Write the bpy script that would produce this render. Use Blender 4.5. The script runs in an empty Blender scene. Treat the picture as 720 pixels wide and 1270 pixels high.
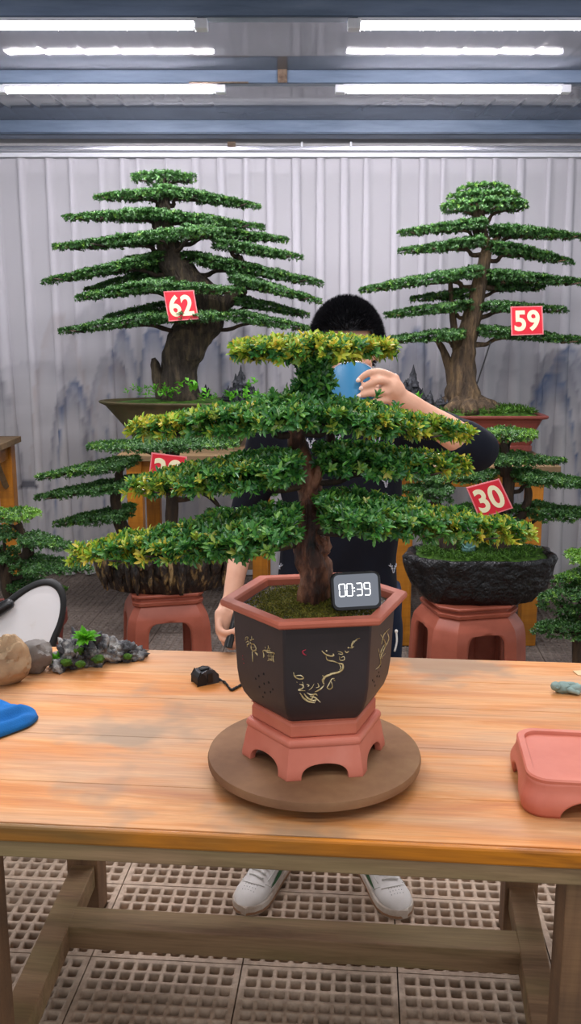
LAMP_W, WORLD, EXPO, TUBE = 7.0, .46, .78, 95
import bpy, bmesh, math, random
import numpy as np
from mathutils import Vector, Matrix
from mathutils.bvhtree import BVHTree
from mathutils.geometry import tessellate_polygon

random.seed(7)
RNG = np.random.default_rng(11)
SC = bpy.context.scene
COL = SC.collection
pi = math.pi

# ------------------------------------------------------------------ camera geometry
F, YH, CH = 1150.0, 400.0, 1.675
TH = math.atan((635 - YH) / F)
CT, ST = math.cos(TH), math.sin(TH)

def ray(px, py):
    u = (px - 360) / F
    v = (635 - py) / F
    return (u, CT + v * ST, -ST + v * CT)

def aty(px, py, y):
    r = ray(px, py)
    t = y / r[1]
    return Vector((r[0] * t, y, CH + r[2] * t))

def atz(px, py, z):
    r = ray(px, py)
    t = (z - CH) / r[2]
    return Vector((r[0] * t, r[1] * t, z))

# ------------------------------------------------------------------ noise
def _hash(ix, iy, iz, seed):
    h = (ix * 374761393 + iy * 668265263 + iz * 2147483647 + seed * 974711) & 0xFFFFFFFF
    h = ((h ^ (h >> 13)) * 1274126177) & 0xFFFFFFFF
    h = h ^ (h >> 16)
    return (h & 0xFFFF) / 65535.0

def vnoise(P, seed=0):
    P = np.asarray(P, dtype=float)
    i = np.floor(P).astype(np.int64)
    f = P - i
    f = f * f * (3 - 2 * f)
    out = 0
    for dx in (0, 1):
        wx = f[..., 0] if dx else 1 - f[..., 0]
        for dy in (0, 1):
            wy = f[..., 1] if dy else 1 - f[..., 1]
            for dz in (0, 1):
                wz = f[..., 2] if dz else 1 - f[..., 2]
                out = out + wx * wy * wz * _hash(i[..., 0] + dx, i[..., 1] + dy, i[..., 2] + dz, seed)
    return out * 2 - 1

def fbm(P, seed=0, octv=3):
    P = np.asarray(P, dtype=float)
    a, s, out = 1.0, 1.0, 0
    for k in range(octv):
        out = out + a * vnoise(P * s, seed + k * 17)
        a *= .5
        s *= 2.03
    return out

# ------------------------------------------------------------------ materials
def lin(h):
    h = h.lstrip('#')
    c = [int(h[i:i + 2], 16) / 255 for i in (0, 2, 4)]
    return tuple((x / 12.92 if x <= .04045 else ((x + .055) / 1.055) ** 2.4) for x in c) + (1,)

class NT:
    def __init__(self, name):
        self.m = bpy.data.materials.new(name)
        self.m.use_nodes = True
        self.t = self.m.node_tree
        self.b = self.t.nodes['Principled BSDF']
        self.out = self.t.nodes['Material Output']
    def n(self, kind, **kw):
        x = self.t.nodes.new('ShaderNode' + kind)
        for k, v in kw.items():
            if k.startswith('i_'):
                key = k[2:]
                key = int(key) if key.isdigit() else key.replace('_', ' ')
                x.inputs[key].default_value = v
            else:
                setattr(x, k, v)
        return x
    def l(self, a, b):
        self.t.links.new(a, b)
    def coord(self, scale=(1, 1, 1)):
        tc = self.n('TexCoord')
        mp = self.n('Mapping')
        mp.inputs['Scale'].default_value = scale
        self.l(tc.outputs['Object'], mp.inputs['Vector'])
        return mp.outputs['Vector']
    def noise(self, vec, scale=5, detail=4, rough=.55, dist=0):
        x = self.n('TexNoise')
        x.inputs['Scale'].default_value = scale
        x.inputs['Detail'].default_value = detail
        x.inputs['Roughness'].default_value = rough
        x.inputs['Distortion'].default_value = dist
        self.l(vec, x.inputs['Vector'])
        return x.outputs['Fac']
    def ramp(self, fac, stops):
        r = self.n('ValToRGB')
        e = r.color_ramp.elements
        while len(e) < len(stops):
            e.new(.5)
        for el, (p, c) in zip(e, stops):
            el.position = p
            el.color = lin(c) if isinstance(c, str) else (c, c, c, 1)
        self.l(fac, r.inputs['Fac'])
        return r.outputs['Color']
    def mix(self, fac, a, b, mode='MIX'):
        x = self.n('Mix', data_type='RGBA', blend_type=mode)
        for s, v in ((0, fac), (6, a), (7, b)):
            if isinstance(v, str):
                v = lin(v)
            if hasattr(v, 'is_output'):
                self.l(v, x.inputs[s])
            else:
                x.inputs[s].default_value = v
        return x.outputs[2]
    def base(self, c):
        if isinstance(c, str):
            self.b.inputs['Base Color'].default_value = lin(c)
        else:
            self.l(c, self.b.inputs['Base Color'])
        return self
    def set(self, rough=None, metal=None, spec=None, coat=None):
        if rough is not None: self.b.inputs['Roughness'].default_value = rough
        if metal is not None: self.b.inputs['Metallic'].default_value = metal
        if spec is not None: self.b.inputs['Specular IOR Level'].default_value = spec
        if coat is not None: self.b.inputs['Coat Weight'].default_value = coat
        return self
    def bump(self, fac, strength=.3, dist=.01):
        x = self.n('Bump')
        x.inputs['Strength'].default_value = strength
        x.inputs['Distance'].default_value = dist
        self.l(fac, x.inputs['Height'])
        self.l(x.outputs['Normal'], self.b.inputs['Normal'])
        return self

M = {}
def plain(key, col, rough=.5, metal=0, spec=.5, coat=None):
    M[key] = NT(key).base(col).set(rough, metal, spec, coat).m
    return M[key]

def mottled(key, stops, scale=8, rough=.7, bump=.3, bd=.005, stretch=(1, 1, 1), detail=5, spec=.4, bscale=None, dist=0):
    t = NT(key)
    v = t.coord(stretch)
    f = t.noise(v, scale, detail, .6, dist)
    t.base(t.ramp(f, stops)).set(rough, 0, spec)
    if bump:
        g = t.noise(v, bscale or scale * 3, 4)
        t.bump(g, bump, bd)
    M[key] = t.m
    return t.m

def emit(key, col, strength):
    t = NT(key)
    t.b.inputs['Emission Color'].default_value = lin(col)
    t.b.inputs['Emission Strength'].default_value = strength
    t.b.inputs['Base Color'].default_value = lin(col)
    M[key] = t.m

def leafmat(key, greens, young, rough=.38, trans=.25):
    t = NT(key)
    g = t.n('NewGeometry')
    c = t.ramp(g.outputs['Random Per Island'], [(i / (len(greens) - 1), x) for i, x in enumerate(greens)])
    a = t.n('Attribute', attribute_name='young')
    c2 = t.ramp(g.outputs['Random Per Island'], [(i / (len(young) - 1), x) for i, x in enumerate(young)])
    c = t.mix(a.outputs['Fac'], c, c2)
    t.base(c).set(rough, 0, .6)
    tr = t.n('BsdfTranslucent')
    t.l(c, tr.inputs['Color'])
    mx = t.n('MixShader')
    mx.inputs[0].default_value = trans
    t.l(t.b.outputs[0], mx.inputs[1])
    t.l(tr.outputs[0], mx.inputs[2])
    t.l(mx.outputs[0], t.out.inputs['Surface'])
    M[key] = t.m

# wood of the workbench top
def wood(key, stops, grey, greyamt, stretch=(1, 9, 9), scale=2.2, rough=.55, stain=None):
    t = NT(key)
    v = t.coord(stretch)
    f = t.noise(v, scale, 6, .62, .6)
    c = t.ramp(f, stops)
    v2 = t.coord((1.2, 5, 5))
    w = t.noise(v2, 1.5, 3, .5, .3)
    wm = t.ramp(w, [(.42, 0.0), (.62, greyamt)])
    c = t.mix(wm, c, grey)
    fine = t.noise(t.coord((3, 60, 60)), 3, 4)
    c = t.mix(.22, c, t.ramp(fine, [(.3, '#5a3a20'), (.7, '#ffffff')]), 'MULTIPLY')
    if stain:
        s = t.noise(t.coord((1, 1.4, 1)), 2.1, 4, .6)
        sm = t.ramp(s, [(.53, 0.0), (.62, stain[1])])
        c = t.mix(sm, c, stain[0])
    t.base(c).set(rough, 0, .35)
    t.bump(fine, .15, .002)
    M[key] = t.m

wood('bench_top_wood', [(.25, '#b9692c'), (.45, '#cf8746'), (.6, '#dba068'), (.8, '#bd7434')], '#b39a82', .5, stain=('#8b7762', .75))
wood('bench_edge_wood', [(.3, '#8a4f16'), (.5, '#c97c1e'), (.7, '#a8661f')], '#6f5a35', .8, rough=.4)
wood('old_beam_wood', [(.25, '#6a5038'), (.5, '#96795a'), (.75, '#a88a68')], '#7d7a48', .38, rough=.7)
wood('leg_wood', [(.25, '#5a4230'), (.5, '#806044'), (.75, '#957350')], '#5c4838', .5, stretch=(9, 9, 1), rough=.65)
wood('amber_wood', [(.25, '#8a5210'), (.5, '#b9751f'), (.75, '#c98a35')], '#7a4e1c', .6, stretch=(9, 9, 1), rough=.4)
wood('amber_rail_wood', [(.25, '#8a5210'), (.5, '#b9751f'), (.75, '#c98a35')], '#7a4e1c', .6, rough=.4)
wood('rear_plank_wood', [(.25, '#6d5233'), (.5, '#8f7350'), (.75, '#7d6244')], '#5d5340', .6, rough=.7)
mottled('turntable_board', [(.3, '#6a4830'), (.55, '#825e40'), (.75, '#94724f')], 6, .75, .25, .002, bscale=60)
mottled('terracotta', [(.3, '#a8543f'), (.6, '#bd6a52'), (.8, '#c87a62')], 5, .6, .08, .002, bscale=80)
mottled('pale_terracotta', [(.3, '#b8604c'), (.6, '#c97560'), (.85, '#d89282')], 4, .5, .06, .002, bscale=80)
mottled('stool_clay', [(.3, '#8a4634'), (.6, '#a85a46'), (.8, '#b56a54')], 4, .42, .06, .002, bscale=50)
mottled('dark_glaze', [(.3, '#27201f'), (.6, '#33292a'), (.8, '#3f302c')], 4, .5, .1, .002, bscale=90)
mottled('inscription_gold', [(.35, '#8f7440'), (.55, '#cdb988'), (.75, '#ece2c4')], 90, .6, .0)
plain('inscription_red', '#a02438', .5)
plain('hole_black', '#050505', .9)
mottled('bowl_clay', [(.3, '#35331f'), (.5, '#51472f'), (.75, '#454a2a')], 5, .8, .3, .004, bscale=30)
mottled('purple_clay', [(.3, '#5b2620'), (.6, '#70332a'), (.8, '#7d4034')], 3, .5, .08, .002, bscale=50)
mottled('black_rock', [(.3, '#0b0b0d'), (.6, '#18181c'), (.8, '#303136')], 14, .33, 1.0, .03, bscale=26)
t = NT('drip_rock')
v = t.coord((1, 1, .35))
f = t.noise(v, 30, 5, .65)
t.base(t.ramp(f, [(.4, '#14100e'), (.54, '#33261c'), (.62, '#8a6f46'), (.78, '#bba070')])).set(.5)
t.bump(t.noise(v, 40, 5), 1.0, .03); M['drip_rock'] = t.m
mottled('gravel', [(.35, '#3e362f'), (.5, '#7d7062'), (.65, '#b0a597')], 60, .9, .8, .006, bscale=120)
mottled('bark', [(.3, '#2a2119'), (.5, '#4c3d2c'), (.72, '#7a6446')], 9, .85, 1.0, .03, stretch=(3, 3, .7), bscale=18)
mottled('dark_bark', [(.3, '#1d1714'), (.5, '#33281f'), (.75, '#53402e')], 10, .85, 1.0, .01, stretch=(3, 3, .7), bscale=18)
mottled('grey_bark', [(.3, '#1c1712'), (.5, '#383027'), (.72, '#62553f')], 9, .9, 1.0, .03, stretch=(3, 3, .7), bscale=18)
mottled('red_bark', [(.36, '#15110f'), (.48, '#472a1f'), (.58, '#8a5a42'), (.75, '#b08264')], 9, .6, 1.0, .012, stretch=(2.5, 2.5, .8), bscale=26)
mottled('moss_green', [(.3, '#20380c'), (.55, '#3f6414'), (.75, '#5f8420')], 30, .9, .8, .008, bscale=110)
mottled('moss_yellow', [(.3, '#3a3414'), (.5, '#7a7022'), (.7, '#a89a34')], 45, .9, .9, .006, bscale=160)
mottled('grey_rock', [(.3, '#57524f'), (.6, '#77716c'), (.8, '#8d8780')], 9, .85, .5, .006, bscale=40)
mottled('tan_rock', [(.3, '#7b6650'), (.55, '#a58a6a'), (.8, '#b89e7e')], 8, .85, .5, .006, bscale=40)
mottled('driftrock', [(.3, '#17171a'), (.47, '#47474a'), (.58, '#8d8b88'), (.75, '#c8c4be')], 22, .7, 1.0, .012, bscale=50)
mottled('pagoda_rock', [(.3, '#16171b'), (.55, '#2f3137'), (.75, '#5c5e64')], 30, .7, .8, .01, bscale=50)
mottled('blue_cloth', [(.3, '#0d5a9c'), (.6, '#0f69b4'), (.8, '#1676c2')], 5, .9, .35, .003, bscale=260)
plain('black_plastic', '#141518', .35)
plain('grey_plastic', '#3a3d42', .45)
plain('rubber_black', '#0f0f10', .6)
plain('yellow_plastic', '#c9b020', .5)
mottled('white_panel', [(.3, '#c9bdb0'), (.45, '#e4e0e0'), (.8, '#e9e7ea')], 4, .5, .1, .002)
plain('jade_stone', '#5f8a86', .5)
mottled('grey_figure', [(.3, '#6c8580'), (.6, '#93a8a2'), (.8, '#b4bfb6')], 25, .8, .4, .003)
plain('cup_blue', '#246a92', .5, spec=.3)
plain('paper_tan', '#d8b48a', .8)
plain('card_red', '#d81f33', .45)
plain('card_border', '#e8858a', .5)
plain('card_digit', '#f6ecc4', .5)
mottled('skin', [(.3, '#cf9a80'), (.6, '#dcaa90'), (.8, '#e3b59c')], 12, .5, .06, .001, bscale=300)
plain('nail', '#e8c4b4', .35)
plain('eye_white', '#d8d2cc', .3)
plain('eye_dark', '#120d0b', .2)
plain('lip', '#a8605a', .5)
plain('hair', '#131218', .62, spec=.3)
mottled('navy_knit', [(.3, '#0b0e18'), (.6, '#10141f'), (.8, '#161b29')], 6, .9, .25, .002, bscale=400, spec=.2)
mottled('navy_trouser', [(.3, '#0d1524'), (.6, '#152036'), (.8, '#1b2945')], 6, .85, .2, .002, bscale=300, spec=.2)
plain('motif_white', '#a9adb8', .7)
mottled('shoe_leather', [(.3, '#d2cdc8'), (.6, '#e2deda'), (.8, '#ebe8e4')], 9, .5, .1, .001, bscale=200)
mottled('shoe_sole', [(.3, '#a8907a'), (.55, '#cfc4b8'), (.8, '#e0dad2')], 14, .7, .1, .001)
plain('shoe_green', '#1f5c34', .5)
plain('gum', '#9c7658', .7)
plain('lace_white', '#dedbd6', .8)
emit('tube_glow', '#fffaff', TUBE)
emit('digit_glow', '#ffffff', 2.2)
t = NT('timer_screen'); t.base('#8d9098').set(.06, 1, .5); M['timer_screen'] = t.m
plain('white_plastic', '#d9dbe2', .4)
mottled('beam_steel', [(.3, '#5f6f86'), (.6, '#74849c'), (.8, '#8794a8')], 6, .4, .05, .001, stretch=(.5, 4, 4))
mottled('dark_steel', [(.3, '#3f4c5e'), (.6, '#526074'), (.8, '#66748a')], 8, .45, .05, .001, stretch=(.5, 4, 4))
mottled('cream_board', [(.3, '#a9a6a8'), (.6, '#bcb9bb'), (.8, '#c6c4c6')], 2, .6, .0)
plain('aluminium', '#c8cad4', .25, .8)
mottled('rusty_plate', [(.3, '#4b3a30'), (.6, '#7d6a5a'), (.8, '#8f8378')], 30, .8, .2, .002)
t = NT('back_wall_paint'); t.base('#97959c').set(.8)
tl = t.n('BsdfTranslucent'); tl.inputs['Color'].default_value = lin('#f0eef2')
mx = t.n('MixShader'); mx.inputs[0].default_value = .35
t.l(t.b.outputs[0], mx.inputs[1]); t.l(tl.outputs[0], mx.inputs[2]); t.l(mx.outputs[0], t.out.inputs['Surface']); M['back_wall_paint'] = t.m
mottled('ground_soil', [(.3, '#14110f'), (.5, '#2b221c'), (.7, '#4a3527')], 7, .95, .3, .01)
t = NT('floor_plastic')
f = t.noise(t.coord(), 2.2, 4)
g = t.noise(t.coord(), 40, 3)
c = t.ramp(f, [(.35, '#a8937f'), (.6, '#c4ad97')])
# base colour blends to a darker brown from the bench towards the curtain
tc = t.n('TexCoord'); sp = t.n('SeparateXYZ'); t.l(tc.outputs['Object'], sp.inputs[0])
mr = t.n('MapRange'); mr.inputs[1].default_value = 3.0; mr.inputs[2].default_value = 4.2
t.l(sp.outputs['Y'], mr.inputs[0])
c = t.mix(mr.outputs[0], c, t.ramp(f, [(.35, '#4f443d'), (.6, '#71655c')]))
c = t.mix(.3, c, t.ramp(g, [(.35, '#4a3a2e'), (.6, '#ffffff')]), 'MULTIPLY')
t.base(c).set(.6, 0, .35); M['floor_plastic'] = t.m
# glossy ceiling sheet with shallow press lines
t = NT('ceiling_sheet')
t.base(t.ramp(t.noise(t.coord(), 1.2, 3), [(.3, '#565961'), (.7, '#646771')])).set(.05, 0, .2)
wv = t.n('TexWave', wave_type='BANDS', bands_direction='X', wave_profile='SIN')
wv.inputs['Scale'].default_value = 1.9; wv.inputs['Distortion'].default_value = 1.2
wv.inputs['Detail'].default_value = 2
t.l(t.coord((1, .15, 1)), wv.inputs['Vector'])
pw = t.n('Math', operation='POWER'); pw.inputs[1].default_value = 14
t.l(wv.outputs['Fac'], pw.inputs[0])
t.bump(pw.outputs[0], .12, .006); M['ceiling_sheet'] = t.m
# printed sheer curtain
t = NT('sheer_print')
a = t.n('Attribute', attribute_name='print')
t.base(a.outputs['Color']).set(.9, 0, .1)
tl = t.n('BsdfTranslucent'); t.l(a.outputs['Color'], tl.inputs['Color'])
mx = t.n('MixShader'); mx.inputs[0].default_value = .3
t.l(t.b.outputs[0], mx.inputs[1]); t.l(tl.outputs[0], mx.inputs[2])
tp = t.n('BsdfTransparent'); mx2 = t.n('MixShader'); mx2.inputs[0].default_value = .3
t.l(mx.outputs[0], mx2.inputs[1]); t.l(tp.outputs[0], mx2.inputs[2])
t.l(mx2.outputs[0], t.out.inputs['Surface']); M['sheer_print'] = t.m

leafmat('leaf_main', ['#2a5a2e', '#427f34', '#5c9a3c', '#316a3a', '#7cb04a', '#224c2c', '#4d8a48', '#5f9450'], ['#8fba3c', '#a8c444', '#c6c846', '#dcc048', '#82b03a', '#d2b040', '#98bc40'], .26)
leafmat('leaf_fine', ['#254a22', '#36622c', '#467634', '#2a5028', '#5a8a40'], ['#6ea040', '#6a9a30', '#7fa638'], .45)
leafmat('leaf_yellowish', ['#23501a', '#3a701f', '#2f6420', '#4c8226'], ['#8aa02a', '#a8a42c', '#b98f2c'], .45)
leafmat('weed_leaf', ['#4f9a22', '#6fbf2e', '#5fae28'], ['#8fd040', '#9fdc50'], .5, .35)
leafmat('moss_leaf', ['#4a4a16', '#6f6a1e', '#8f8628', '#5d6a1c', '#3a3412'], ['#b0a83a', '#a89a34'], .8, .1)
leafmat('moss_green_leaf', ['#2c5210', '#3f6a16', '#528018', '#264a10'], ['#6f9424', '#7f9c2c'], .8, .15)

# ------------------------------------------------------------------ mesh builder
class MB:
    def __init__(self):
        self.V, self.Fc, self.mi, self.n = [], [], [], 0
    def add(self, verts, faces, m=0):
        v = np.asarray([tuple(p) for p in verts], dtype=float).reshape(-1, 3)
        for f in faces:
            self.Fc.append([i + self.n for i in f])
            self.mi.append(m)
        self.V.append(v)
        self.n += len(v)
        return self
    def box(self, c, s, rz=0, m=0, rot=None):
        R = rot if rot is not None else Matrix.Rotation(rz, 3, 'Z')
        vs = [Vector(c) + R @ Vector((x * s[0] / 2, y * s[1] / 2, z * s[2] / 2)) for x in (-1, 1) for y in (-1, 1) for z in (-1, 1)]
        return self.add(vs, [(0, 1, 3, 2), (4, 6, 7, 5), (0, 4, 5, 1), (2, 3, 7, 6), (0, 2, 6, 4), (1, 5, 7, 3)], m)
    def rings(self, rings, m=0, cap=True, closed=True):
        k = len(rings[0])
        vs = [p for r in rings for p in r]
        fs = []
        for i in range(len(rings) - 1):
            for j in range(k if closed else k - 1):
                a, b = i * k + j, i * k + (j + 1) % k
                fs.append((a, b, b + k, a + k))
        if cap:
            fs.append(tuple(range(k - 1, -1, -1)))
            o = (len(rings) - 1) * k
            fs.append(tuple(range(o, o + k)))
        return self.add(vs, fs, m)
    def tube(self, pts, rad, seg=8, m=0, amp=0, freq=30, seed=0, res=0, squash=1.0, ridge=0):
        P = [Vector(p) for p in pts]
        if not hasattr(rad, '__len__'):
            rad = [rad] * len(P)
        if res:
            P, rad = smooth_path(P, rad, res)
        rings = []
        T0 = (P[1] - P[0]).normalized()
        up = Vector((0, 1, 0)) if abs(T0.y) < .9 else Vector((1, 0, 0))
        N = (up - T0 * up.dot(T0)).normalized()
        for i, p in enumerate(P):
            T = (P[min(i + 1, len(P) - 1)] - P[max(i - 1, 0)])
            T = T.normalized() if T.length > 1e-9 else T0
            N = (N - T * N.dot(T))
            N = N.normalized() if N.length > 1e-6 else T.orthogonal().normalized()
            B = T.cross(N)
            ring = []
            for j in range(seg):
                a = 2 * pi * j / seg
                ring.append(p + (N * math.cos(a) * squash + B * math.sin(a)) * rad[i])
            rings.append(ring)
        if amp:
            A = np.array([[tuple(q) for q in r] for r in rings])
            n = fbm(A * freq, seed, 2)
            if ridge:
                n = n + ridge * fbm(A * np.array([freq * 2.2, freq * 2.2, freq * .25]), seed + 5, 2)
            C = np.array([tuple(p) for p in P])[:, None, :]
            A = C + (A - C) * (1 + amp * n)[..., None]
            rings = [[Vector(q) for q in r] for r in A]
        return self.rings(rings, m)
    def capsule(self, pts, rad, seg=10, m=0, res=3):
        """a tube with rounded ends"""
        P = [Vector(p) for p in pts]
        if not hasattr(rad, '__len__'):
            rad = [rad] * len(P)
        P, rad = smooth_path(P, list(rad), res)
        def end(a, b, r, rev):
            d = (a - b).normalized()
            out = [(a + d * r * math.sin(t), r * math.cos(t)) for t in (.45, .9, 1.3)]
            return list(reversed(out)) if rev else out
        e0 = end(P[0], P[1], rad[0], True)
        e1 = end(P[-1], P[-2], rad[-1], False)
        return self.tube([p for p, _ in e0] + P + [p for p, _ in e1], [r for _, r in e0] + rad + [r for _, r in e1], seg, m)
    def lathe(self, prof, seg, c=(0, 0, 0), sx=1, sy=1, rot=0, m=0, cap=True, pw=2.0, amp=0, freq=10, seed=0):
        rings = []
        for r, z in prof:
            ring = []
            for j in range(seg):
                a = 2 * pi * j / seg + rot
                ca, sa = math.cos(a), math.sin(a)
                if pw != 2.0:
                    k = (abs(ca) ** pw + abs(sa) ** pw) ** (-1 / pw)
                    ca, sa = ca * k, sa * k
                ring.append(Vector((c[0] + r * sx * ca, c[1] + r * sy * sa, c[2] + z)))
            rings.append(ring)
        if amp:
            A = np.array([[tuple(q) for q in r] for r in rings])
            C = A.mean(axis=1, keepdims=True)
            n = fbm(A * freq, seed, 3)
            A = C + (A - C) * (1 + amp * n)[..., None]
            rings = [[Vector(q) for q in r] for r in A]
        return self.rings(rings, m, cap)
    def poly(self, pts, depth, m=0):
        """outline (list of 3-D points) given thickness along vector depth"""
        n = len(pts)
        P = [Vector(p) for p in pts]
        Q = [p + Vector(depth) for p in P]
        tri = tessellate_polygon([P])
        fs = [tuple(t) for t in tri] + [tuple(n + i for i in reversed(t)) for t in tri]
        fs += [(i, (i + 1) % n, n + (i + 1) % n, n + i) for i in range(n)]
        return self.add(P + Q, fs, m)
    def blob(self, c, r, m=0, amp=0, freq=8, seed=0, sub=3, rot=None, flat=None):
        V, Fs = ico(sub)
        A = V.copy()
        if amp:
            A = A * (1 + amp * fbm(A * freq + seed * 3.1, seed, 3))[:, None]
        if flat is not None:
            A[:, 2] = np.maximum(A[:, 2], flat)
        A = A * (np.array(r) if hasattr(r, '__len__') else r)
        if rot is not None:
            A = A @ np.array(rot).T
        A = A + np.array(tuple(c))
        return self.add(A, Fs, m)

_ICO = {}
def ico(sub):
    if sub not in _ICO:
        bm = bmesh.new()
        bmesh.ops.create_icosphere(bm, subdivisions=sub, radius=1)
        _ICO[sub] = (np.array([tuple(v.co) for v in bm.verts]), [tuple(v.index for v in f.verts) for f in bm.faces])
        bm.free()
    V, f = _ICO[sub]
    return V.copy(), f

def smooth_path(P, rad, res):
    out, ro = [], []
    n = len(P)
    for i in range(n - 1):
        p0, p1, p2, p3 = P[max(i - 1, 0)], P[i], P[i + 1], P[min(i + 2, n - 1)]
        for k in range(res):
            t = k / res
            out.append(.5 * ((2 * p1) + (p2 - p0) * t + (2 * p0 - 5 * p1 + 4 * p2 - p3) * t * t + (3 * p1 - p0 - 3 * p2 + p3) * t ** 3))
            ro.append(rad[i] + (rad[i + 1] - rad[i]) * (t * t * (3 - 2 * t)))
    out.append(P[-1]); ro.append(rad[-1])
    return out, ro

def wloc(o):
    v = Vector((0, 0, 0))
    while o is not None:
        v = v + Vector(o.location)
        o = o.parent
    return v

def link(me, name, mats, parent, smooth):
    for x in (mats if isinstance(mats, (list, tuple)) else [mats]):
        me.materials.append(M[x])
    o = bpy.data.objects.new(name, me)
    COL.objects.link(o)
    if parent is not None:
        o.parent = parent
    if smooth:
        me.polygons.foreach_set('use_smooth', [True] * len(me.polygons))
    return o

def make(name, mb, mats, parent=None, smooth=False, bevel=0, origin=None, local=False, weld=False, solid=0, sub=0, autosmooth=None):
    V = np.concatenate(mb.V)
    off = Vector((0, 0, 0))
    if not local:
        off = wloc(parent) if parent is not None else (Vector(origin) if origin is not None else off)
    V = V - np.array(tuple(off))
    me = bpy.data.meshes.new(name)
    me.from_pydata(V.tolist(), [], mb.Fc)
    me.polygons.foreach_set('material_index', mb.mi)
    if weld:
        bm = bmesh.new(); bm.from_mesh(me)
        bmesh.ops.remove_doubles(bm, verts=bm.verts, dist=2e-5)
        bmesh.ops.recalc_face_normals(bm, faces=bm.faces)
        bm.to_mesh(me); bm.free()
    o = link(me, name, mats, parent, smooth)
    if parent is None and origin is not None:
        o.location = off
    if solid:
        s = o.modifiers.new('wall', 'SOLIDIFY'); s.thickness = solid; s.offset = -1
    if bevel:
        b = o.modifiers.new('edge', 'BEVEL'); b.width = bevel; b.segments = 2; b.limit_method = 'ANGLE'; b.angle_limit = .6
    if sub:
        s = o.modifiers.new('round', 'SUBSURF'); s.levels = sub; s.render_levels = sub
    if autosmooth:
        bm = bmesh.new(); bm.from_mesh(me)
        for e in bm.edges:
            if len(e.link_faces) == 2 and e.calc_face_angle(0) > autosmooth:
                e.smooth = False
        for f in bm.faces: f.smooth = True
        bm.to_mesh(me); bm.free()
    return o

def fast(name, V, Q, mat, parent, young=None, smooth=False):
    """mesh from arrays: V (n,3), Q (f,k)"""
    V = np.asarray(V, dtype=np.float32) - np.array(tuple(wloc(parent)), dtype=np.float32)
    k = Q.shape[1]
    me = bpy.data.meshes.new(name)
    me.vertices.add(len(V)); me.vertices.foreach_set('co', V.ravel())
    me.loops.add(Q.size); me.loops.foreach_set('vertex_index', Q.astype(np.int32).ravel())
    me.polygons.add(len(Q)); me.polygons.foreach_set('loop_start', np.arange(0, Q.size, k, dtype=np.int32))
    me.update(calc_edges=True)
    if young is not None:
        at = me.attributes.new('young', 'FLOAT', 'POINT')
        at.data.foreach_set('value', np.asarray(young, dtype=np.float32))
    return link(me, name, mat, parent, smooth)

def thing(name, loc, label, cat, group=None):
    o = bpy.data.objects.new(name, None)
    o.empty_display_size = .05
    COL.objects.link(o)
    o.location = loc
    return tag(o, label, cat, group)

def tag(o, label=None, cat=None, group=None, kind=None):
    if label: o['label'] = label
    if cat: o['category'] = cat
    if group: o['group'] = group
    if kind: o['kind'] = kind
    return o

def remesh(name, mb, voxel, mats, parent, smooth_it=6, disp=0):
    """fuse overlapping closed pieces into one continuous skin"""
    V = np.concatenate(mb.V) - np.array(tuple(wloc(parent)))
    me = bpy.data.meshes.new(name)
    me.from_pydata(V.tolist(), [], mb.Fc)
    tmp = bpy.data.objects.new(name + '_tmp', me)
    COL.objects.link(tmp)
    r = tmp.modifiers.new('r', 'REMESH'); r.mode = 'VOXEL'; r.voxel_size = voxel
    if smooth_it:
        s = tmp.modifiers.new('s', 'SMOOTH'); s.factor = .5; s.iterations = smooth_it
    dg = bpy.context.evaluated_depsgraph_get()
    new = bpy.data.meshes.new_from_object(tmp.evaluated_get(dg))
    bpy.data.objects.remove(tmp); bpy.data.meshes.remove(me)
    new.name = name
    if disp:
        n = len(new.vertices)
        co = np.empty(n * 3); new.vertices.foreach_get('co', co); co = co.reshape(-1, 3)
        no = np.empty(n * 3); new.vertices.foreach_get('normal', no); no = no.reshape(-1, 3)
        co = co + no * (disp * fbm(co * np.array([16, 16, 9]), 3, 2))[:, None]
        new.vertices.foreach_set('co', co.ravel())
    new.materials.clear()
    return link(new, name, mats, parent, True)

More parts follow.
